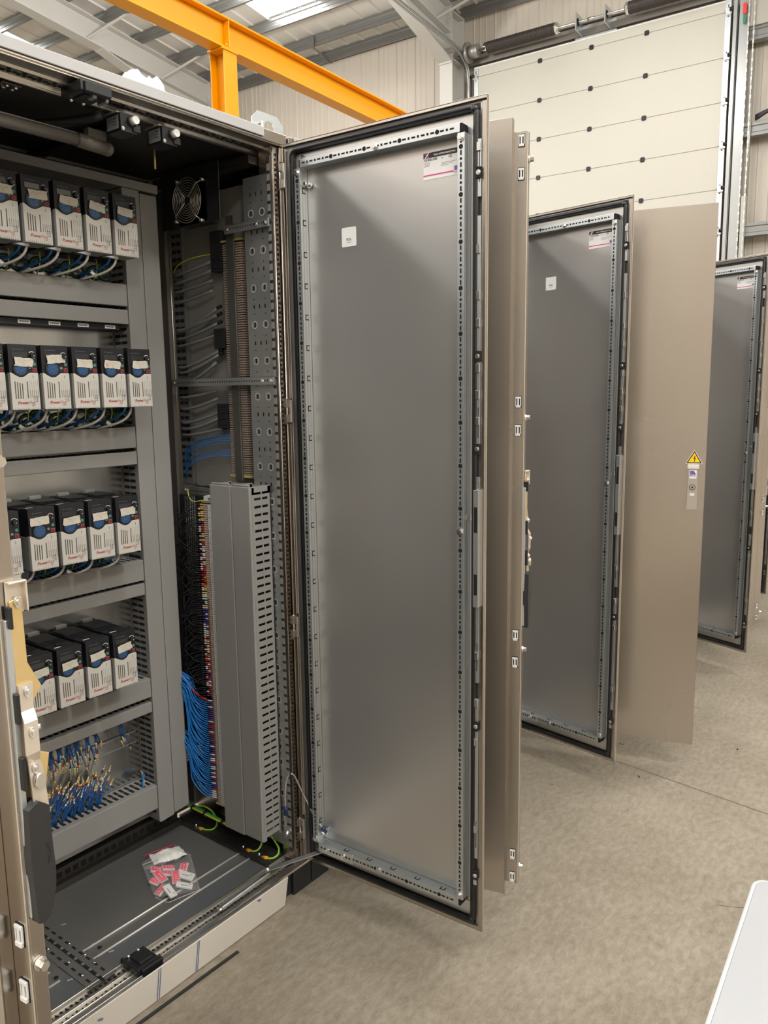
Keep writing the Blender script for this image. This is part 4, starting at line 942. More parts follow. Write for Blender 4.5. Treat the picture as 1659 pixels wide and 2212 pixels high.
# ------------------------------------------------------------------ earth leads on the tray
def earth(lug, crimp, pts, label):
    L = (lug[0], lug[1], ZT+.003); r = empty('earth_lead', L, label, 'earth cable', 'green and yellow earth leads')
    z = ZT+.010; a = Vector((*lug, z-.004)); c = Vector((*crimp, z)); d = (c-a).normalized()
    M = MB(L); M.cyl((lug[0], lug[1], ZT), (lug[0], lug[1], ZT+.018), .0035, 10, 0); M.cyl((lug[0], lug[1], ZT+.002), (lug[0], lug[1], ZT+.008), .0075, 6, 0, False); M.cyl(a, a+d*.014, .0035, 8, 0); M.build('ring_lug', ZINC, r)
    M = MB(L); M.cyl(c-d*.009, c+d*.009, .0058, 10, 0); M.build('crimp_sleeve', ORNG, r)
    M = MB(L); M.tube([c]+pts, .0033, 8, 0); M.tube([Vector(q)+Vector((-.0016, 0, .0016)) for q in [c]+pts], .0020, 6, 1); M.build('cable', [EARTH, EARTHY], r)
earth((-.078, .372), (-.079, .348), bez((-.078, .335, .102), (-.070, .295, .100), (-.030, .300, .105), (-.030, .345, .135), 10)+bez((-.031, .348, .138), (-.035, .37, .15), (-.04, .38, .15), (-.05, .39, .15), 4), 'green yellow earth lead on the tray, furthest back')
earth((-.072, .160), (-.073, .136), bez((-.072, .125, .101), (-.062, .095, .10), (-.030, .105, .12), (-.022, .140, .165), 10), 'green yellow earth lead on the tray, middle one')
earth((-.071, .092), (-.070, .068), bez((-.068, .055, .101), (-.050, .032, .10), (-.020, .045, .105), (-.018, .075, .120), 8)+bez((-.018, .078, .124), (-.020, .10, .15), (-.03, .12, .165), (-.035, .14, .17), 6), 'bright green earth lead on the tray, nearest the door')
M = MB((-.06, .34, .13))
M.tube([(-.058, .46, .150), (-.060, .40, .146), (-.060, .30, .144), (-.058, .22, .140)], .0065, 10, 0); M.tube([(-.066, .46, .153), (-.068, .40, .149), (-.068, .30, .147), (-.064, .22, .144)], .003, 8, 1)
for y in (.405, .345, .262): M.cyl((-.062, y, .145), (-.062, y-.008, .145), .0105, 12, 2)
o = M.build('earth_cable', [EARTH, EARTHY, BLK], None); o.location = (-.06, .34, .13); tag(o, 'thick green yellow earth cable with black ties along the right base', 'cable')
# corner earth strap from upright to door
pd = lambda X, Y, Z: Vector((X*math.cos(R(87.27))+Y*math.sin(R(87.27)), -.03-X*math.sin(R(87.27))+Y*math.cos(R(87.27)), Z+DZ))
L = (-.01, .02, .22); r = empty('earth_strap', L, 'thin grey earth strap looping from frame to door', 'earth strap')
e = pd(.085, -.022, .132)
M = MB(L); M.tube(bez((-.030, .016, .255), (-.034, .016, .30), (-.030, .012, .385), (-.012, -.004, .360), 10)+bez((-.010, -.006, .356), (.0, -.03, .30), (-.015, -.085, .25), e, 10), .0028, 8); M.build('cable', mat('strap_grey', (.42, .38, .34), .5, .3), r)
M = MB(L); M.cyl((-.030, .016, .235), (-.030, .016, .262), .0052, 8, 0); M.cyl(e, e+Vector((.010, -.006, -.018)), .0055, 8, 0); M.build('blue_lug', mat('lug_blue', (.01, .025, .12), .4), r)
s_ = pd(.085, 0, .112); M = MB(L); M.cyl(s_, s_+Vector((-.024, 0, 0)), .0045, 10, 0); M.cyl(s_+Vector((-.006, 0, 0)), s_+Vector((-.012, 0, 0)), .009, 6, 0, False); M.build('earth_bolt', ZINC, r); M = MB(L); M.box(-.034, -.026, .010, .020, .165, .235, 0); bolt(M, (-.030, .010, .180), (0, -1, 0), .007, .008); M.build('strap_bracket', ZINC, r)
# ------------------------------------------------------------------ bag of parts on the tray
def sheet(name, corners, z0, mats, label, cat, seed, rise=.006, n=14, m=0, hem=None):
    rr = random.Random(seed); A, B, C_, D_ = [Vector((*c, 0)) for c in corners]; L = (A+B+C_+D_)/4; L.z = z0; M = MB(L); g = []
    from mathutils import noise as nz
    for i in range(n+1):
        row = []
        for j in range(n+1):
            u, v = i/n, j/n; q = A*(1-u)*(1-v)+B*u*(1-v)+C_*u*v+D_*(1-u)*v
            h = nz.noise(Vector((q.x*26+seed, q.y*26, 1)))*rise+nz.noise(Vector((q.x*70, q.y*70+seed, 3)))*rise*.5
            e = min(u, v, 1-u, 1-v)*4; q.z = z0+abs(h)+rise*min(1, e)*.9
            row.append(M.p(q))
        g.append(row)
    for i in range(n):
        for j in range(n): M.face((g[i][j], g[i+1][j], g[i+1][j+1], g[i][j+1]), m, True)
    if hem:
        for (a, b, mm, rad) in hem: M.tube([Vector((*a, z0+.004)), Vector((*b, z0+.004))], rad, 6, mm)
    o = M.build(name, mats, None); o.location = L; tag(o, label, cat); return o
cs = [(-.322, .315), (-.205, .245), (-.297, .090), (-.392, .160)]
sheet('plastic_bag', cs, ZT+.020, [BAG, WHT], 'clear plastic bag of red and white tag boxes on the tray', 'plastic bag', 3, .012, 16, hem=[((-.322, .315), (-.235, .298), 1, .0009), (cs[1], cs[2], 0, .0011), (cs[2], (-.384, .115), 1, .0007), (cs[3], (-.384, .115), 0, .001)])
def tagbox(x, y, a, w=.019, l=.032, red=True, z=0, lab=''):
    w *= 1.28; l *= 1.28
    L = (x, y, ZT+.003+z); r = empty('tag_box', L, lab, 'small box', 'red and white tag boxes in the bag', rz=R(a)); r.rotation_euler = (R(16), R((x*999) % 10-5), R(a)); r.location.z += .006
    M = MB(); M.box(-w/2, w/2, -l/2, l/2, 0, .006, 0); M.build('box', [WHT], r, .0008, 1)
    M = MB(); m_ = 0
    if red:
        M.box(-w/2+.0015, w/2-.0015, -l/2+.0015, l/2-.0015, .006, .0064, 0)
        M.box(-w/2+.002, w/2-.002, -l/2+.006, -l/2+.0066, .0064, .0066, 1)
        for j in range(3): M.box(-.002+j*.0003, .003, -.008+j*.007, -.006+j*.007, .0064, .0066, 1)
        for s2 in (-1, 1): M.box(s2*w*.32-.0003, s2*w*.32+.0003, -l*.30, l*.40, .0064, .0066, 1)
    else:
        M.box(-.004, -.001, -l*.2, l*.2, .006, .0064, 2); M.box(.003, .006, -l*.35, -l*.25, .006, .0064, 2)
    M.build('printed_face', [REDC, PAPER, GREYB], r)
T = [(-.317, .239, 5, .019, .034, True, .004, 'red-faced tag box leaning at the left middle of the bag'), (-.294, .198, -28, .018, .033, True, .005, 'large red-faced tag box in the centre of the bag'), (-.250, .218, -45, .018, .024, True, .004, 'red-faced tag box at the right upper corner of the bag'),
     (-.300, .276, 60, .018, .030, True, .001, 'red-faced tag box lying crosswise at the top left of the bag'), (-.275, .258, 70, .018, .028, True, .001, 'red-faced tag box lying crosswise at the top centre'), (-.291, .233, 60, .017, .026, True, .001, 'red-faced tag box partly covered in the bag middle'),
     (-.338, .236, 30, .016, .022, True, 0, 'small red-faced tag box at the far left edge of the bag'), (-.350, .190, -75, .018, .028, True, 0, 'red-faced tag box under the white one at the bottom'), (-.345, .160, 0, .017, .036, False, .006, 'plain white tag box at the bottom of the bag'), (-.268, .190, 40, .022, .040, False, 0, 'white tag box at the right edge of the bag'), (-.300, .155, 50, .015, .036, False, 0, 'white tag box low in the bag, right of the plain one')]
for x, y, a, w, l, rd, z, nm in T: tagbox(x, y, a-8, w, l, rd, z, nm)
sheet('plastic_bag', [(-.272, .352), (-.186, .322), (-.205, .258), (-.292, .298)], ZT+.014, [BAGW, REDC], 'small resealable bag with white packets and a red strip, behind the clear bag', 'plastic bag', 9, .010, 12, hem=[((-.285, .360), (-.190, .333), 1, .0012)])
o = sheet('plastic_bag', [(-.305, .345), (-.185, .318), (-.190, .255), (-.320, .305)], ZT+.008, [BAG], 'crumpled clear bag flap under the white packets', 'plastic bag', 12, .014, 12)
# ------------------------------------------------------------------ things around enclosure 1
L = (-.26, .15, 2.131)
from mathutils import noise as NZ
def crumple(name, mt, L, dims, seed, label, cat, n=(20, 14), amp=.35):
    M = MB(); L = Vector(L); W_, D_, H_ = dims; idx = []
    nu, nv = n
    for i in range(nv+1):
        t = math.pi*.5*(1-i/nv)
        row = []
        for j in range(nu):
            a = 2*math.pi*j/nu; d = Vector((math.cos(a)*math.cos(t), math.sin(a)*math.cos(t), math.sin(t)))
            k = 1+amp*NZ.noise(d*2.6+Vector((seed, 0, 0)))+amp*.5*NZ.noise(d*7+Vector((0, seed, 0)))
            row.append(M.p((d.x*W_*k, d.y*D_*k, max(0, d.z*H_*k))))
        idx.append(row)
    for i in range(nv):
        for j in range(nu): M.face((idx[i][j], idx[i+1][j], idx[i+1][(j+1) % nu], idx[i][(j+1) % nu]), 0, True)
    o = M.build(name, mt, None); o.location = L; tag(o, label, cat); return o
crumple('polythene_bag', POLY, (-.275, .18, 2.1312), (.085, .055, .098), 4, 'crumpled white polythene bag lying on the enclosure roof', 'plastic bag')
# white protective board with pen marks
L = (-.66, -.05, 0); r = empty('protective_board', L, 'white board with blue pen lines leaning on the plinth front', 'board')
M = MB(L); M.prism([(-.034, .002), (-.030, .002), (-.046, .0975), (-.050, .0975)], 0, -1.24, -.094, 0); M.build('board', BOARD, r, .0008, 1)
M = MB(L)
def bd(x, z): return Vector((x, -.0347-(z-.002)*.1675-.0006, z))
for x in (-.5405, -.5345, -.4215, -.4165): M.poly([bd(x, .004), bd(x+.0016, .004), bd(x+.0016, .096), bd(x, .096)])
for cx, cz in ((-.698, .070), (-.208, .088)):
    q = [bd(cx+a, cz+b) for a, b in ((-.008, .003), (-.003, .006), (-.004, -.002), (.002, .004), (.001, -.004), (.007, .001), (.006, -.006))]
    for a, b in zip(q, q[1:]):
        n_ = (b-a).normalized().cross(Vector((0, 1, 0)))*.0007; M.poly([a-n_, b-n_, b+n_, a+n_])
M.build('pen_marks', INKB, r)
M = MB((-.4, -.06, 0)); flat(M, (-.62, -.058, .001), (-.305, -.066, .001), .009, .0025, 0); o = M.build('cable_tie_strip', PLINTH, None); o.location = (-.4, -.06, 0); tag(o, 'thin black strip lying on the floor along the white board', 'strip')
# ------------------------------------------------------------------ enclosures further along the row
def enclosure(xl, xr, label):
    r = empty('electrical_enclosure', ((xl+xr)/2, .25, 0), label, 'enclosure', 'open stainless enclosures in one row')
    enclosure_shell(r, xl, xr); front_frame(r, xl, xr, False)
    M = MB(r.location); M.box(xl+.06, xr-.06, .455, .458, .2, 2.04, 0); M.build('mounting_plate', PLATE, r)
    M = MB(r.location); M.box(xl+.03, xr-.03, .04, .49, ZT-.004, ZT, 0); M.build('floor_tray', TRAY, r)
    return r
e2 = enclosure(.034, 1.226, 'stainless enclosure with both doors open, directly behind the front door')
leaf_outer(e2, (.012+.03, -.03, DZ), R(75.2), .578)
door_inner(e2, (1.196, -.03, DZ), R(99.3), .525)
def single_door(root, hinge, th, W):
    """closed-faced door seen from outside, swing handle near the free edge"""
    o = Vector(hinge)-root.location; M = MB()
    M.box(0, W, 0, .0025, 0, DH, 0); M.box(0, W, 0, .018, DH-.0015, DH, 0); M.box(0, W, 0, .018, 0, .0015, 0); M.box(W-.0015, W, 0, .018, 0, DH, 0); M.box(0, .0015, 0, .018, 0, DH, 0)
    d = M.build('door', [STEEL], root, .0015, 2); d.location = o; d.rotation_euler = (0, 0, -th)
    g = MB(); g.tube(rounded_loop(.034, W-.022, .021, DH-.021, .022, .016), .0055, 8, 0, False); g.build('gasket', RUB, d)
    for xc in (.0665, W-.05):
        q = MB(); q.box(xc-.009, xc+.009, .003, .032, .085, 1.905, 0); q.build('perforated_rail', GALV, d, .001, 1)
    hx = W-.042; z0 = 1.022-DZ; z1 = 1.180-DZ
    q = MB(); q.prism([(hx-.0165, z1-.004), (hx-.0165, z0+.06), (hx-.0185, z0), (hx+.0185, z0), (hx+.0165, z0+.06), (hx+.0165, z1-.004)], 1, -.022, 0, 0)
    q.box(hx-.019, hx+.019, -.025, 0, z1-.008, z1+.005, 1)
    q.cyl((hx, -.022, z0+.082), (hx, -.0235, z0+.082), .0105, 20, 2); q.cyl((hx, -.0235, z0+.082), (hx, -.0245, z0+.082), .0085, 20, 0); q.cyl((hx, -.0245, z0+.082), (hx, -.025, z0+.082), .0035, 12, 2)
    q.box(hx-.008, hx+.008, -.0225, -.022, z0+.050, z0+.060, 1)
    hd = q.build('swing_handle', [mat('handle_silver', (.55, .50, .46), .38, .6), WHT, BLK], d, .002, 2)
    q = MB(); q.box(hx-.0115, hx+.0125, -.0226, -.022, z1-.044, z1-.014, 3); q.box(hx-.0095, hx+.0105, -.0230, -.0226, z1-.030, z1-.0155, 0); q.prism([(hx-.0095, z1-.022), (hx+.0105, z1-.030), (hx-.0095, z1-.030)][::-1], 1, -.0233, -.0229, 1)
    q.prism([(hx+.003, z1-.0155), (hx+.0105, z1-.0155), (hx+.0105, z1-.028)], 1, -.0233, -.0229, 3)
    q.text('RITTAL', plane_M((hx-.0100, -.0230, z1-.0365), (1, 0, 0), (0, 0, 1)), .0062, 2, .0002, 0, .0001); q.build('handle_logo', [LOGOP, LOGOB, INK, PAPER], hd)
    # warning triangle
    cx, cz, s_ = W-.040, z1+.010, .0265
    def tri(k, y, m_): q.prism([(cx-s_*k, cz+s_*.55*(1-k)), (cx+s_*k, cz+s_*.55*(1-k)), (cx, cz+s_*.55+s_*1.15*k)], 1, y-.0002, y, m_)
    q = MB(); tri(1.10, -.0003, 2); tri(1.0, -.0006, 1); tri(.78, -.0009, 0)
    Z = [(.3, 1.22), (-.30, .62), (.02, .66), (-.06, .40), (-.20, .44), (.02, .22), (.14, .52), (.04, .46), (.30, .88), (-.02, .82), (.34, 1.22)]
    pts = [(cx+a*s_*.5, cz+(b+.0)*s_*.80+.001) for a, b in Z]
    M2 = [(.06, 1.25), (.26, 1.22), (.10, .90), (.36, .94), (.16, .48), (.26, .50), (.02, .22), (-.10, .52), (.02, .48), (.08, .74), (-.20, .72)]
    q.prism([(cx+a*s_*.55, cz+b*s_*.85-.001) for a, b in M2], 1, -.0012, -.0010, 1)
    q.build('warning_sign', [YEL, LBLK, PAPER], d, label='yellow triangular high voltage warning sign')
    return d
e3 = enclosure(1.230, 2.03, 'enclosure whose door carries a silver handle and yellow warning triangle')
single_door(e3, (1.235, -.03, DZ), R(75.6), .728)
e4 = enclosure(2.034, 2.93, 'enclosure with an open gasketed door at the right picture edge')
door_inner(e4, (2.895, -.03, DZ), R(110.0), .662)
e5 = enclosure(2.934, 4.13, 'most distant stainless enclosure, its doors only slivers at the right edge')
leaf_outer(e5, (2.975, -.03, DZ), R(68), .578)
door_inner(e5, (4.10, -.03, DZ), R(104), .46, plates=False)
e6 = enclosure(4.134, 5.33, 'last stainless enclosure at the far end of the row')
leaf_outer(e6, (4.165, -.03, DZ), R(72), .40)
# ------------------------------------------------------------------ building
AL = 3.177302; D = 10.7877
CX, CY = -1.5568, -1.5235
BT = Matrix.Translation((CX, CY, 0)) @ Matrix.Rotation(R(AL), 4, 'Z')
def bb(): return MB((0, 0, 0), BT)
def bw(a, b, z): return BT @ Vector((a, b, z))
def sbuild(M, name, mats, bev=0, **k):
    o = M.build(name, mats, None, bev); o['kind'] = 'structure'; return o
A0, B0, B1 = -12., -9., 24.
M = bb(); M.box(A0, D+.2, B0, B1, -.1, 0); sbuild(M, 'floor', FLOORM)
RID = -1.0
def rt(a): return 6.70+.1*(10.6-a) if a > RID else 6.70+.1*(10.6-RID)-.1*(RID-a)
def sheet_z(a): return rt(a)+.17
# far wall: profiled cladding
def clad(axis, c, s0, s1, z1f, name, back):
    M = bb(); s = s0; P = .333
    def Q(s, off, z): return (c-back*off, s, z) if axis == 'a' else (s, c-back*off, z)
    while s < s1:
        prof = [(0, 0), (.012, .012), (.022, .012), (.034, 0), (.150, 0), (.158, .006), (.166, .006), (.174, 0), (.24, 0), (.248, .006), (.256, .006), (.264, 0), (P, 0)]
        for (u, v), (u2, v2) in zip(prof, prof[1:]):
            i = [M.p(Q(s+u, v, 0)), M.p(Q(s+u2, v2, 0)), M.p(Q(s+u2, v2, z1f)), M.p(Q(s+u, v, z1f))]; M.face(i)
        s += P
    return sbuild(M, name, CLAD)
clad('a', D+.06, B0, B1, 7.0, 'wall_far', 1)
M = bb(); M.box(A0-.1, A0, B0, B1, 0, 8.3); sbuild(M, 'wall_near', CLAD)
M = bb(); M.box(A0, D+.2, B1, B1+.1, 0, 8.3); sbuild(M, 'wall_left', CLAD)
M = bb(); M.box(A0, D+.2, B0-.1, B0, 0, 8.3); sbuild(M, 'wall_right', CLAD)
# roof sheets (two slopes) with ribs, open strips for the skylights
STR = [(-6.9, -6.0), (-2.1, -1.2), (2.7, 3.6), (7.50, 8.42), (12.35, 13.25), (17.1, 18.0)]
def in_strip(b): return any(x0 <= b < x1 for x0, x1 in STR)
M = bb(); b = B0; P = .333
cuts = sorted(set([B0, B1]+[v for s_ in STR for v in s_]))
for b0, b1 in zip(cuts, cuts[1:]):
    sky = in_strip(b0+.01); n = max(1, int(round((b1-b0)/P))); w = (b1-b0)/n
    for a0, a1 in ((RID, D+.2), (A0, RID)):
        segs = [(a0, a1)]
        if sky: segs = [(9.56, a1)] if a1 > RID else [(A0, A0+1)]
        for s0, s1 in segs:
            for k in range(n):
                bs = b0+k*w
                for (u, v), (u2, v2) in zip([(0, 0), (.015, -.022), (.035, -.022), (.05, 0), (w, 0)], [(.015, -.022), (.035, -.022), (.05, 0), (w, 0)]):
                    M.face([M.p((s0, bs+u, sheet_z(s0)+v)), M.p((s0, bs+u2, sheet_z(s0)+v2)), M.p((s1, bs+u2, sheet_z(s1)+v2)), M.p((s1, bs+u, sheet_z(s1)+v))])
sbuild(M, 'ceiling', ROOF)
for k, (b0, b1) in enumerate(STR):
    for a0, a1 in ((RID, 9.56), (A0+1, RID)):
        M = bb(); M.poly([(a0, b0, sheet_z(a0)+.005), (a0, b1, sheet_z(a0)+.005), (a1, b1, sheet_z(a1)+.005), (a1, b0, sheet_z(a1)+.005)]); sbuild(M, f'window_{k*2+(1 if a0 == RID else 2)}', SKYM)
# rafters with haunch, columns, purlins
def rafter(b, idx):
    w = .10
    M = bb(); hh = .37
    xs = [RID, 8.15]; 
    def tz(a): return rt(a)
    top = [(a, tz(a)) for a in (RID, 10.55)]
    def bar(pts, wd, th):
        for (a0, z0), (a1, z1) in zip(pts, pts[1:]):
            i = [M.p(q) for q in ((a0, b-wd, z0), (a0, b+wd, z0), (a1, b+wd, z1), (a1, b-wd, z1), (a0, b-wd, z0+th), (a0, b+wd, z0+th), (a1, b+wd, z1+th), (a1, b-wd, z1+th))]
            for q in ((0, 1, 2, 3), (7, 6, 5, 4), (0, 4, 5, 1), (1, 5, 6, 2), (2, 6, 7, 3), (3, 7, 4, 0)): M.face([i[t] for t in q])
    bar([(RID, tz(RID)-.016), (10.55, tz(10.55)-.016)], w, .016)
    bar([(RID, tz(RID)-hh), (10.30, tz(10.30)-hh)], w, .014)
    bar([(8.15, tz(8.15)-hh-.006), (10.30, 6.00)], w, .016)
    M.poly([(RID, b, tz(RID)), (10.3, b, tz(10.3)), (10.3, b, tz(10.3)-hh), (RID, b, tz(RID)-hh)]); M.poly([(8.15, b, tz(8.15)-hh), (10.3, b, tz(10.3)-hh), (10.3, b, 6.0)])
    M.box(10.29, 10.31, b-w, b+w, 5.98, tz(10.3), 0)
    for k in range(6): M.ball(bw(0, 0, 0) if False else (10.285, b-.06, 6.15+k*.09), .014, 0, 6)
    M.poly([(A0, b, rt(A0)), (RID, b, tz(RID)), (RID, b, tz(RID)-hh), (A0, b, rt(A0)-hh)]); bar([(A0, rt(A0)-hh), (RID, tz(RID)-hh)], w, .014)
    sbuild(M, 'roof_rafter', PAINT)
    C_ = bb(); C_.box(10.31, 10.325, b-w, b+w, 0, 6.66); C_.box(10.655, 10.67, b-w, b+w, 0, 6.66); C_.box(10.325, 10.655, b-.006, b+.006, 0, 6.66)
    C_.box(10.325, 10.655, b-w, b+w, 6.03, 6.045); C_.box(10.325, 10.655, b-w, b+w, 6.64, 6.66)
    sbuild(C_, 'wall_column', PAINT)
for k, b in enumerate((-4.2, 0.8, 5.83, 10.55, 15.4, 20.3)): rafter(b, k)
PUR = [10.77, 10.29, 9.62, 8.90, 8.24, 7.62, 6.98, 6.34, 5.7, 5.06, 4.4, 3.2, 2.0, .8, -.4]
for k, a in enumerate(PUR):
    z = rt(a)+.002
    M = bb(); bt = .014
    # cold formed section, web with two stiffening folds
    pr = [(a+.0, z+.010), (a-.045, z), (a-.050, z), (a-.050, z+.045), (a-.042, z+.060), (a-.042, z+.105), (a-.050, z+.120), (a-.050, z+.155), (a+.010, z+.160), (a+.012, z+.150)]
    M.shell([(q[0], q[1]) for q in pr], 1, B0, B1, 0) if False else None
    for (a0, z0), (a1, z1) in zip(pr, pr[1:]): M.face([M.p((a0, B0, z0)), M.p((a1, B0, z1)), M.p((a1, B1, z1)), M.p((a0, B1, z0))])
    sbuild(M, 'roof_purlin', PURL)
# purlin braces and tie
def stay(p, q, w=.035):
    M = bb(); p = Vector(p); q = Vector(q); M.tube([p, q], w*.5, 4, 0, True, False); return sbuild(M, 'rafter_stay', PAINT)
for b in (5.83, 10.55):
    for a in ((10.28, 8.90) if b < 6 else (8.24, 9.62)):
        for s_ in (-1, 1): stay((a-.35, b+s_*.02, rt(a-.35)-.36), (a, b+s_*.62, rt(a)+.03))
M = bb(); M.tube([(10.27, 8.15, rt(10.3)-.005), (10.74, 8.2, rt(10.74)-.01)], .013, 6); M.box(10.215, 10.24, 8.10, 8.20, rt(10.3)-.02, rt(10.3)+.15); sbuild(M, 'purlin_tie', PURL)
# wall girts
for z, b0, b1 in ((5.53, B0, 2.02), (4.47, B0, 2.02), (3.33, B0, 2.02), (2.2, B0, 2.02), (4.6, 5.95, B1), (3.0, 5.95, B1)):
    M = bb(); a = D-.06
    pr = [(a, z-.075), (a-.11, z-.075), (a-.11, z-.04), (a-.10, z-.03), (a-.10, z+.03), (a-.11, z+.04), (a-.11, z+.075), (a, z+.075)]
    for (a0, z0), (a1, z1) in zip(pr, pr[1:]): M.face([M.p((a0, b0, z0)), M.p((a1, b0, z1)), M.p((a1, b1, z1)), M.p((a0, b1, z0))])
    sbuild(M, 'wall_girt', PURL)
# sectional door
DB0, DB1 = 2.17, 5.57
dr = empty('door_1', bw(D-.1, (DB0+DB1)/2, 0), 'large cream sectional industrial door with black fixing caps', 'industrial door', kind='structure')
DO = Vector(dr.location)
def db(): return MB(DO, BT)
zt = 5.97; zs_ = [5.85-.5*k for k in range(13)]; lv = [zt]+[z for z in zs_ if z > 0]+[0.02]
for z1, z0 in zip(lv, lv[1:]):
    if z1-z0 < .01: continue
    M = db(); M.box(D-.12, D-.08, DB0, DB1, z0+.004, z1-.003, 0); M.box(D-.118, D-.115, DB0+.002, DB1-.002, z0-.001, z0+.004, 1); M.build('door_panel', [DOORP, SEAM], dr, .004, 1)
for z in zs_[:8]:
    for b in (4.5749, 3.8628, 3.1526):
        M = db(); M.prism([(b+x, z+y) for x, y in ((-.028, -.02), (-.02, -.028), (.02, -.028), (.028, -.02), (.028, .02), (.02, .028), (-.02, .028), (-.028, .02))], 0, D-.135, D-.119, 0); M.build('hinge_cap', BLK2, dr, .003, 1)
M = db(); M.box(D-.125, D-.078, DB0, DB1, zt-.006, zt+.012); M.build('top_seal', WHT, dr)
for b, s_ in ((DB0, 1), (DB1, -1)):
    for k, (z1, z0) in enumerate(zip(lv, lv[1:])):
        if z1-z0 < .1: continue
        M = db(); q0, q1 = sorted((b, b+s_*.065)); M.box(D-.126, D-.119, q0, q1, z0+.01, z1-.01, 0)
        for dz in (.05, z1-z0-.05): M.cyl((D-.127, b+s_*.03, z0+dz), (D-.132, b+s_*.03, z0+dz), .007, 6, 1)
        M.build('end_cap', [GALV, HOLE], dr)
    for z in zs_[:9]:
        M = db(); q0, q1 = sorted((b-s_*.05, b+s_*.055)); M.box(D-.150, D-.126, b+s_*.0-.01, b+s_*.055, z-.035, z+.035, 0) if s_ > 0 else M.box(D-.150, D-.126, b-.055, b+.01, z-.035, z+.035, 0)
        M.cyl((D-.16, b-s_*.045, z+.01), (D-.16, b+s_*.01, z+.01), .022, 10, 1); M.build('roller_bracket', [ZINC, BLK2], dr)
# tracks
for b, s_ in ((DB0-.06, -1), (DB1+.06, 1)):
    M = db(); M.box(D-.19, D-.15, b-.020, b+.020, 0, 5.75 if s_ > 0 else 6.6, 0); M.box(D-.15, D-.05, b+s_*.02-.004, b+s_*.02+.004, 0, 5.9, 0); M.box(D-.20, D-.03, b+s_*.10-.05, b+s_*.10+.05, 0, 6.2, 0) if s_ < 0 else None
    M.build('track', [TRACK], dr)
for off in (-.02, .025):
    pts = [(D-.17, DB1+.06, 5.3), (D-.17, DB1+.06, 5.72)]+bez((D-.17, DB1+.06, 5.72), (D-.18, DB1+.06, 6.02), (D-.30, DB1+.06, 6.10), (D-.62, DB1+.06, 6.13), 10)[1:]+[(D-1.5, DB1+.06, 6.15), (D-3.2, DB1+.06, 6.22), (D-5, DB1+.06, 6.30)]
    M = db(); M.tube([(p[0]+off*.7, p[1], p[2]+off) for p in map(tuple, pts)], .014, 8); M.build('track', TRACK, dr)
# torsion shaft
L = bw(D-.28, 3.9, 6.13); sh = empty('spring_shaft', L, 'dark torsion spring shaft with cable drums above the sectional door', 'spring shaft')
def sb(): return MB(L, BT)
za = 6.13; aa = D-.28
M = sb(); M.cyl((aa, 5.75, za), (aa, 1.95, za), .014, 10); M.build('shaft', ZINC, sh)
for b0, b1 in ((5.32, 4.30), (3.34, 2.36)):
    M = sb(); n = 60; M.tube([(aa, b0+(b1-b0)*k/n, za) for k in range(n+1)], [.070+.006*(k % 2) for k in range(n+1)], 14, 0, True, False); M.build('spring', SPRING, sh)
for b in (5.30, 4.28, 3.35, 2.34):
    M = sb(); M.cyl((aa, b-.03, za), (aa, b+.03, za), .055, 12); M.cyl((aa, b-.015, za), (aa, b+.015, za), .075, 8, 0, False)
    for q in (60, 180, 300): M.box(aa-.008+.06*math.cos(R(q)), aa+.008+.06*math.cos(R(q)), b-.035, b+.035, za-.008+.06*math.sin(R(q)), za+.008+.06*math.sin(R(q)))
    M.build('spring_fitting', ZINC, sh)
M = sb(); M.cyl((aa, 5.56, za), (aa, 5.42, za), .085, 20, 0); M.cyl((aa, 5.60, za), (aa, 5.56, za), .135, 24, 0); M.build('cable_drum', mat('drum_grey', (.36, .35, .33), .4, .6), sh)
M = sb(); M.cyl((aa, 2.08, za), (aa, 2.0, za), .12, 20, 0); M.build('cable_drum', bpy.data.materials['drum_grey'], sh)
for b in (4.00, 3.62): M = sb(); M.box(aa-.07, aa+.20, b-.006, b+.006, za-.11, za+.10, 0); M.disc((aa, b-.007, za), (0, 1, 0), .05, 14, 1); M.build('shaft_bracket', [GALV, HOLE], sh)
M = sb(); M.cyl((aa, 3.86, za), (aa, 3.78, za), .024, 12); M.build('coupling', ZINC, sh)
M = sb(); M.box(D-.085, D-.07, 3.55, 4.10, 5.985, 6.14); M.build('back_plate', GALV, sh)
M = sb(); M.box(D-.11, D-.06, DB0-.2, DB1+.35, 6.02, 6.10); M.box(D-.11, D-.06, DB0-.2, DB1+.35, 6.165, 6.18); M.build('header_rail', mat('header_brown', (.20, .185, .165), .5, .3), sh)
# hoist chains, isolator box, conduit
for k, (b, z1, z0, nm) in enumerate(((1.955, 5.9, .9, 'left'), (1.895, 5.9, .9, 'right'))):
    L = bw(D-.22, b, z0); M = MB(L, BT); n = int((z1-z0)/.05)
    for j in range(n): M.box(D-.226 if j % 2 else D-.222, D-.214 if j % 2 else D-.218, b-.005 if j % 2 else b-.009, b+.005 if j % 2 else b+.009, z0+j*.05, z0+j*.05+.046, 0)
    o = M.build('hoist_chain', CHAIN, None); o.location = L; tag(o, f'{nm} strand of the pale hoist chain beside the sectional door', 'chain')
L = bw(D-.2, 2.0, 5.70); r = empty('chain_tag', L, 'small red and green tag hanging at the top of the chain', 'tag'); M = MB(L, BT); M.box(D-.235, D-.225, 1.98, 2.02, 5.74, 5.86, 0); M.box(D-.235, D-.225, 1.985, 2.015, 5.64, 5.73, 1); M.build('tag_plates', [RED, GREENP], r)
L = bw(D-.15, 1.86, 5.58); r = empty('control_box', L, 'grey control box high on the wall right of the chains', 'control box'); M = MB(L, BT); M.box(D-.20, D-.06, 1.74, 1.965, 5.60, 6.05, 0); M.build('box', mat('box_grey', (.42, .40, .36), .5), r, .006, 2)
M = MB(L, BT)
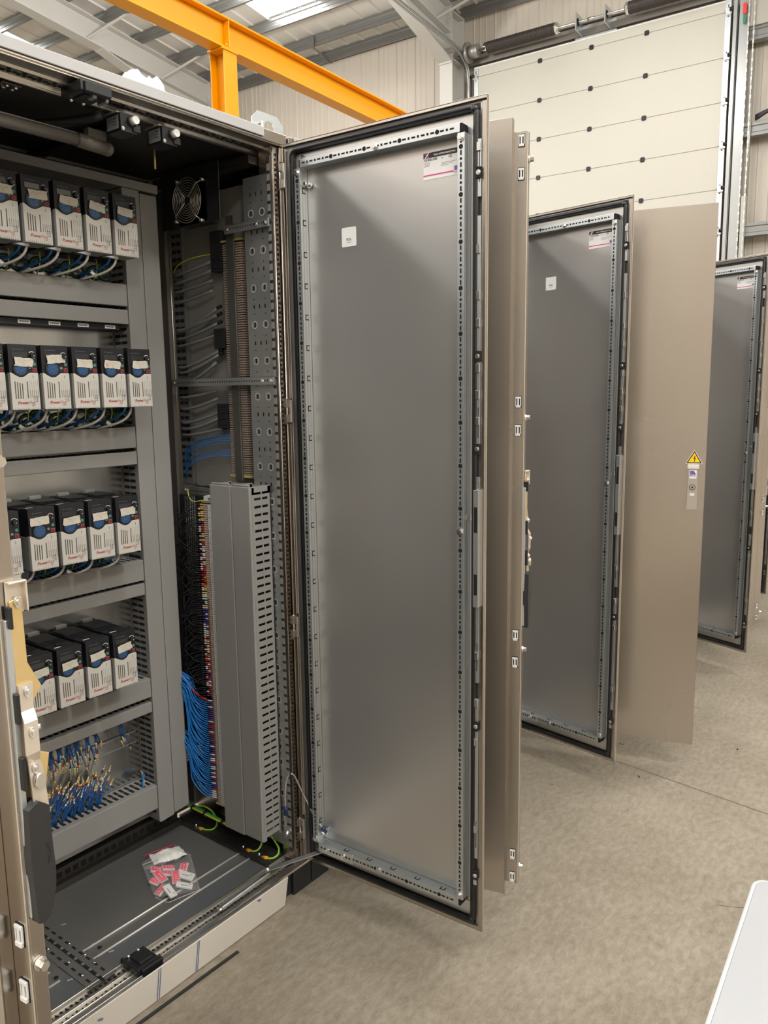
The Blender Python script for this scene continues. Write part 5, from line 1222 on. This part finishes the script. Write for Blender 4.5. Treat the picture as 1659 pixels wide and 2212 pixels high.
for j in range(4): M.cyl((D-.14, 1.80+j*.045, 5.95), (D-.14, 1.80+j*.045, 5.985), .012, 8)
M.build('cable_glands', BLK, r)
L = bw(D-.2, 1.915, 0); M = MB(L, BT); M.box(D-.20, D-.165, 1.885, 1.935, .0, 3.72, 0); o = M.build('conduit_cover', mat('conduit', (.55, .57, .54), .45, .2), None); o.location = L; tag(o, 'pale vertical trunking rising beside the door track', 'trunking')
L = bw(D-.19, 1.87, 3.7); M = MB(L, BT); M.tube([(D-.19, 1.885, 5.05), (D-.19, 1.89, 3.72)], .014, 8); o = M.build('conduit_pipe', mat('pipe', (.50, .50, .46), .4, .4), None); o.location = L; tag(o, 'thin vertical pipe above the pale trunking', 'pipe')
L = bw(D-.2, 1.5, 4.7); M = MB(L, BT)
for j in range(3): M.tube(bez((D-.2, 1.83, 4.60-.02*j), (D-.22, 1.6, 4.68), (D-.22, 1.4, 4.70+.02*j), (D-.2, .9, 4.72+.03*j), 8), .016, 7)
o = M.build('wall_cables', BLK, None); o.location = L; tag(o, 'black cables draped along the upper wall rail at the right edge', 'cables')
# orange crane gantry
bG = 4.0; L = bw(2.64*1.54, bG, 0); cr = empty('crane_gantry', L, 'bright orange steel crane runway beam on a post behind the enclosure', 'crane gantry')
def ibeam(M, a0, a1, z0, z1, hw, tf=.014, tw=.008):
    M.box(a0, a1, bG-hw, bG+hw, z1-tf, z1); M.box(a0, a1, bG-hw, bG+hw, z0, z0+tf); M.box(a0, a1, bG-tw/2, bG+tw/2, z0+tf, z1-tf)
zt_, zb_ = 3.907, 3.7075
M = MB(L, BT); ibeam(M, -3.0, 7.3, zb_, zt_, .056); M.build('beam', CRANE, cr, .003, 1)
for pa in (4.085, 6.95, -2.6):
    M = MB(L, BT); w = .062
    M.box(pa-w, pa+w, bG-.056, bG-.046, 0, zb_-.012); M.box(pa-w, pa+w, bG+.066, bG+.076, 0, zb_-.012); M.box(pa-.004, pa+.004, bG-.046, bG+.066, 0, zb_-.012)
    M.box(pa-.08, pa+.07, bG-.062, bG+.080, zb_-.012, zb_); M.box(pa-.004, pa+.004, bG-.056, bG-.004, zb_+.014, zt_-.014); M.box(pa-.10, pa+.10, bG-.12, bG+.12, 0, .015)
    M.cyl((pa-.03, bG-.050, zb_+.016), (pa-.03, bG-.050, zb_+.03), .010, 6)
    M.build('post', CRANE, cr, .003, 1)
# floor joint and bits on the floor
M = MB(); p_, q_ = Vector((1.395, .03, .0006)), Vector((.99, -2.9, .0006)); d = (q_-p_).normalized(); u = Vector((-d.y, d.x, 0))*.0022
M.poly([p_-u, q_-u, q_+u, p_+u])
j_ = [(.640, -1.035), (.655, -1.07), (.672, -1.10)]
for a, b in zip(j_, j_[1:]):
    a, b = Vector((*a, .0006)), Vector((*b, .0006)); e_ = (b-a).normalized(); e_ = Vector((-e_.y, e_.x, 0))*.0011; M.poly([a-e_, b-e_, b+e_, a+e_])
sbuild(M, 'trim_1', mat('floor_joint', (.13, .105, .09), .8))
for k, (x, y, s_) in enumerate(((1.709, -.836, .007), (1.251, -.591, .006))):
    M = MB(); M.box(-s_, s_, -s_*.4, s_*.4, 0, .003); o = M.build('floor_scrap', BLK, None, .001, 1); o.location = (x, y, 0); o.rotation_euler = (0, 0, k*.6); tag(o, ('small black scrap alone on the bare floor at the right', 'small black scrap lying on the floor joint')[k], 'scrap')
# worktable corner, bottom right
L = bw(.45, -.30, 0); tb = empty('work_table', L, 'pale grey smooth worktable with white rounded edge, near right corner', 'table')
def rc(a0, a1, b0, b1, r_, n=6):
    o = []
    for cx, cy, s_ in ((a1-r_, b0+r_, -90), (a1-r_, b1-r_, 0), (a0+r_, b1-r_, 90), (a0+r_, b0+r_, 180)):
        for k in range(n+1): o.append((cx+r_*math.cos(R(s_+90*k/n)), cy+r_*math.sin(R(s_+90*k/n))))
    return o
TB1 = .150
M = MB(L, BT); M.prism(rc(-.32, 1.190, -.66, TB1, .022), 2, .722, .7465, 0); M.build('table_edge', TABLEE, tb, .006, 3)
M = MB(L, BT); M.prism(rc(-.313, 1.183, -.653, TB1-.0065, .018), 2, .7462, .7482, 0); M.build('tabletop', TABLE, tb, .0008, 1)
for a, b in ((1.08, .02), (1.08, -.58), (-.22, .02), (-.22, -.58)):
    M = MB(L, BT); M.box(a-.022, a+.022, b-.022, b+.022, 0, .722); M.build('leg', PAINT, tb, .003, 1)
# ------------------------------------------------------------------ unseen lamps added to light the hall and the cabinet interior
def add_fill_lamp(a, b, power, k):
    z = rt(a)-1.15; L = bw(a, b, z)
    r = empty('fill_lamp', L, 'round added fill lamp, out of view under the roof', 'lamp', 'added fill lamps out of view')
    M = MB(); M.cyl((0, 0, .02), (0, 0, .14), .16, 24); M.build('housing', PAINT, r); M = MB(); M.cyl((0, 0, .14), (0, 0, 1.15), .012, 6); M.build('hanging_rod', PAINT, r)
    M = MB(); M.cyl((0, 0, 0), (0, 0, .02), .20, 28); M.build('lens', LAMPM, r)
    l = bpy.data.lights.new('lamp', 'POINT'); l.shadow_soft_size = .22; l.energy = power; l.color = (1, .96, .90)
    o = bpy.data.objects.new('fill_lamp_light', l); COL.objects.link(o); o.parent = r; o.location = (0, 0, -.25)
for k, (a, b) in enumerate([(-4, -5), (0.5, -5), (5, -5), (-4, .5), (1.0, -1.6), (5.8, -1.0), (-4, 6.5), (1.5, 7.5), (6.8, 6.8), (-3, 13), (4, 13), (8.3, 2.9)]): add_fill_lamp(a, b, {11: 50, 0: 260, 1: 280, 3: 200, 4: 230, 5: 200, 8: 260, 7: 180}.get(k, 140), k)
w = bpy.data.worlds.new('world'); SC.world = w; w.use_nodes = True; w.node_tree.nodes['Background'].inputs[0].default_value = (.8, .88, 1, 1); w.node_tree.nodes['Background'].inputs[1].default_value = .5
# ------------------------------------------------------------------ camera
f, cx, cy, cz, yaw, pit, rol = 1694.4811, -1.5568, -1.5235, 1.4643, .6504, .1526, -.0132
cyw, syw, cp, sp = math.cos(yaw), math.sin(yaw), math.cos(pit), math.sin(pit)
F = Vector((cyw*cp, syw*cp, -sp)); Rt = Vector((syw, -cyw, 0)); U = Rt.cross(F)
R2 = Rt*math.cos(rol)+U*math.sin(rol); U2 = -Rt*math.sin(rol)+U*math.cos(rol)
cam = bpy.data.cameras.new('camera'); cam.sensor_fit = 'VERTICAL'; cam.sensor_height = 24; cam.lens = f*24/2212; cam.clip_start = .02; cam.clip_end = 200
co = bpy.data.objects.new('camera', cam); COL.objects.link(co)
Mx = Matrix.Identity(4)
for i in range(3): Mx[i][0] = R2[i]; Mx[i][1] = U2[i]; Mx[i][2] = -F[i]; Mx[i][3] = (cx, cy, cz)[i]
co.matrix_world = Mx; SC.camera = co
SC.view_settings.view_transform = 'Standard'; SC.view_settings.look = 'None'; SC.view_settings.gamma = 1; SC.view_settings.use_curve_mapping = False
SC.view_settings.exposure = 0.05
SC.cycles.use_adaptive_sampling = True; SC.cycles.adaptive_threshold = .035; SC.cycles.use_denoising = True; SC.cycles.max_bounces = 6; SC.cycles.diffuse_bounces = 3; SC.cycles.glossy_bounces = 3; SC.cycles.transparent_max_bounces = 8
SC.cycles.sample_clamp_indirect = 6; SC.cycles.caustics_reflective = False; SC.cycles.caustics_refractive = False
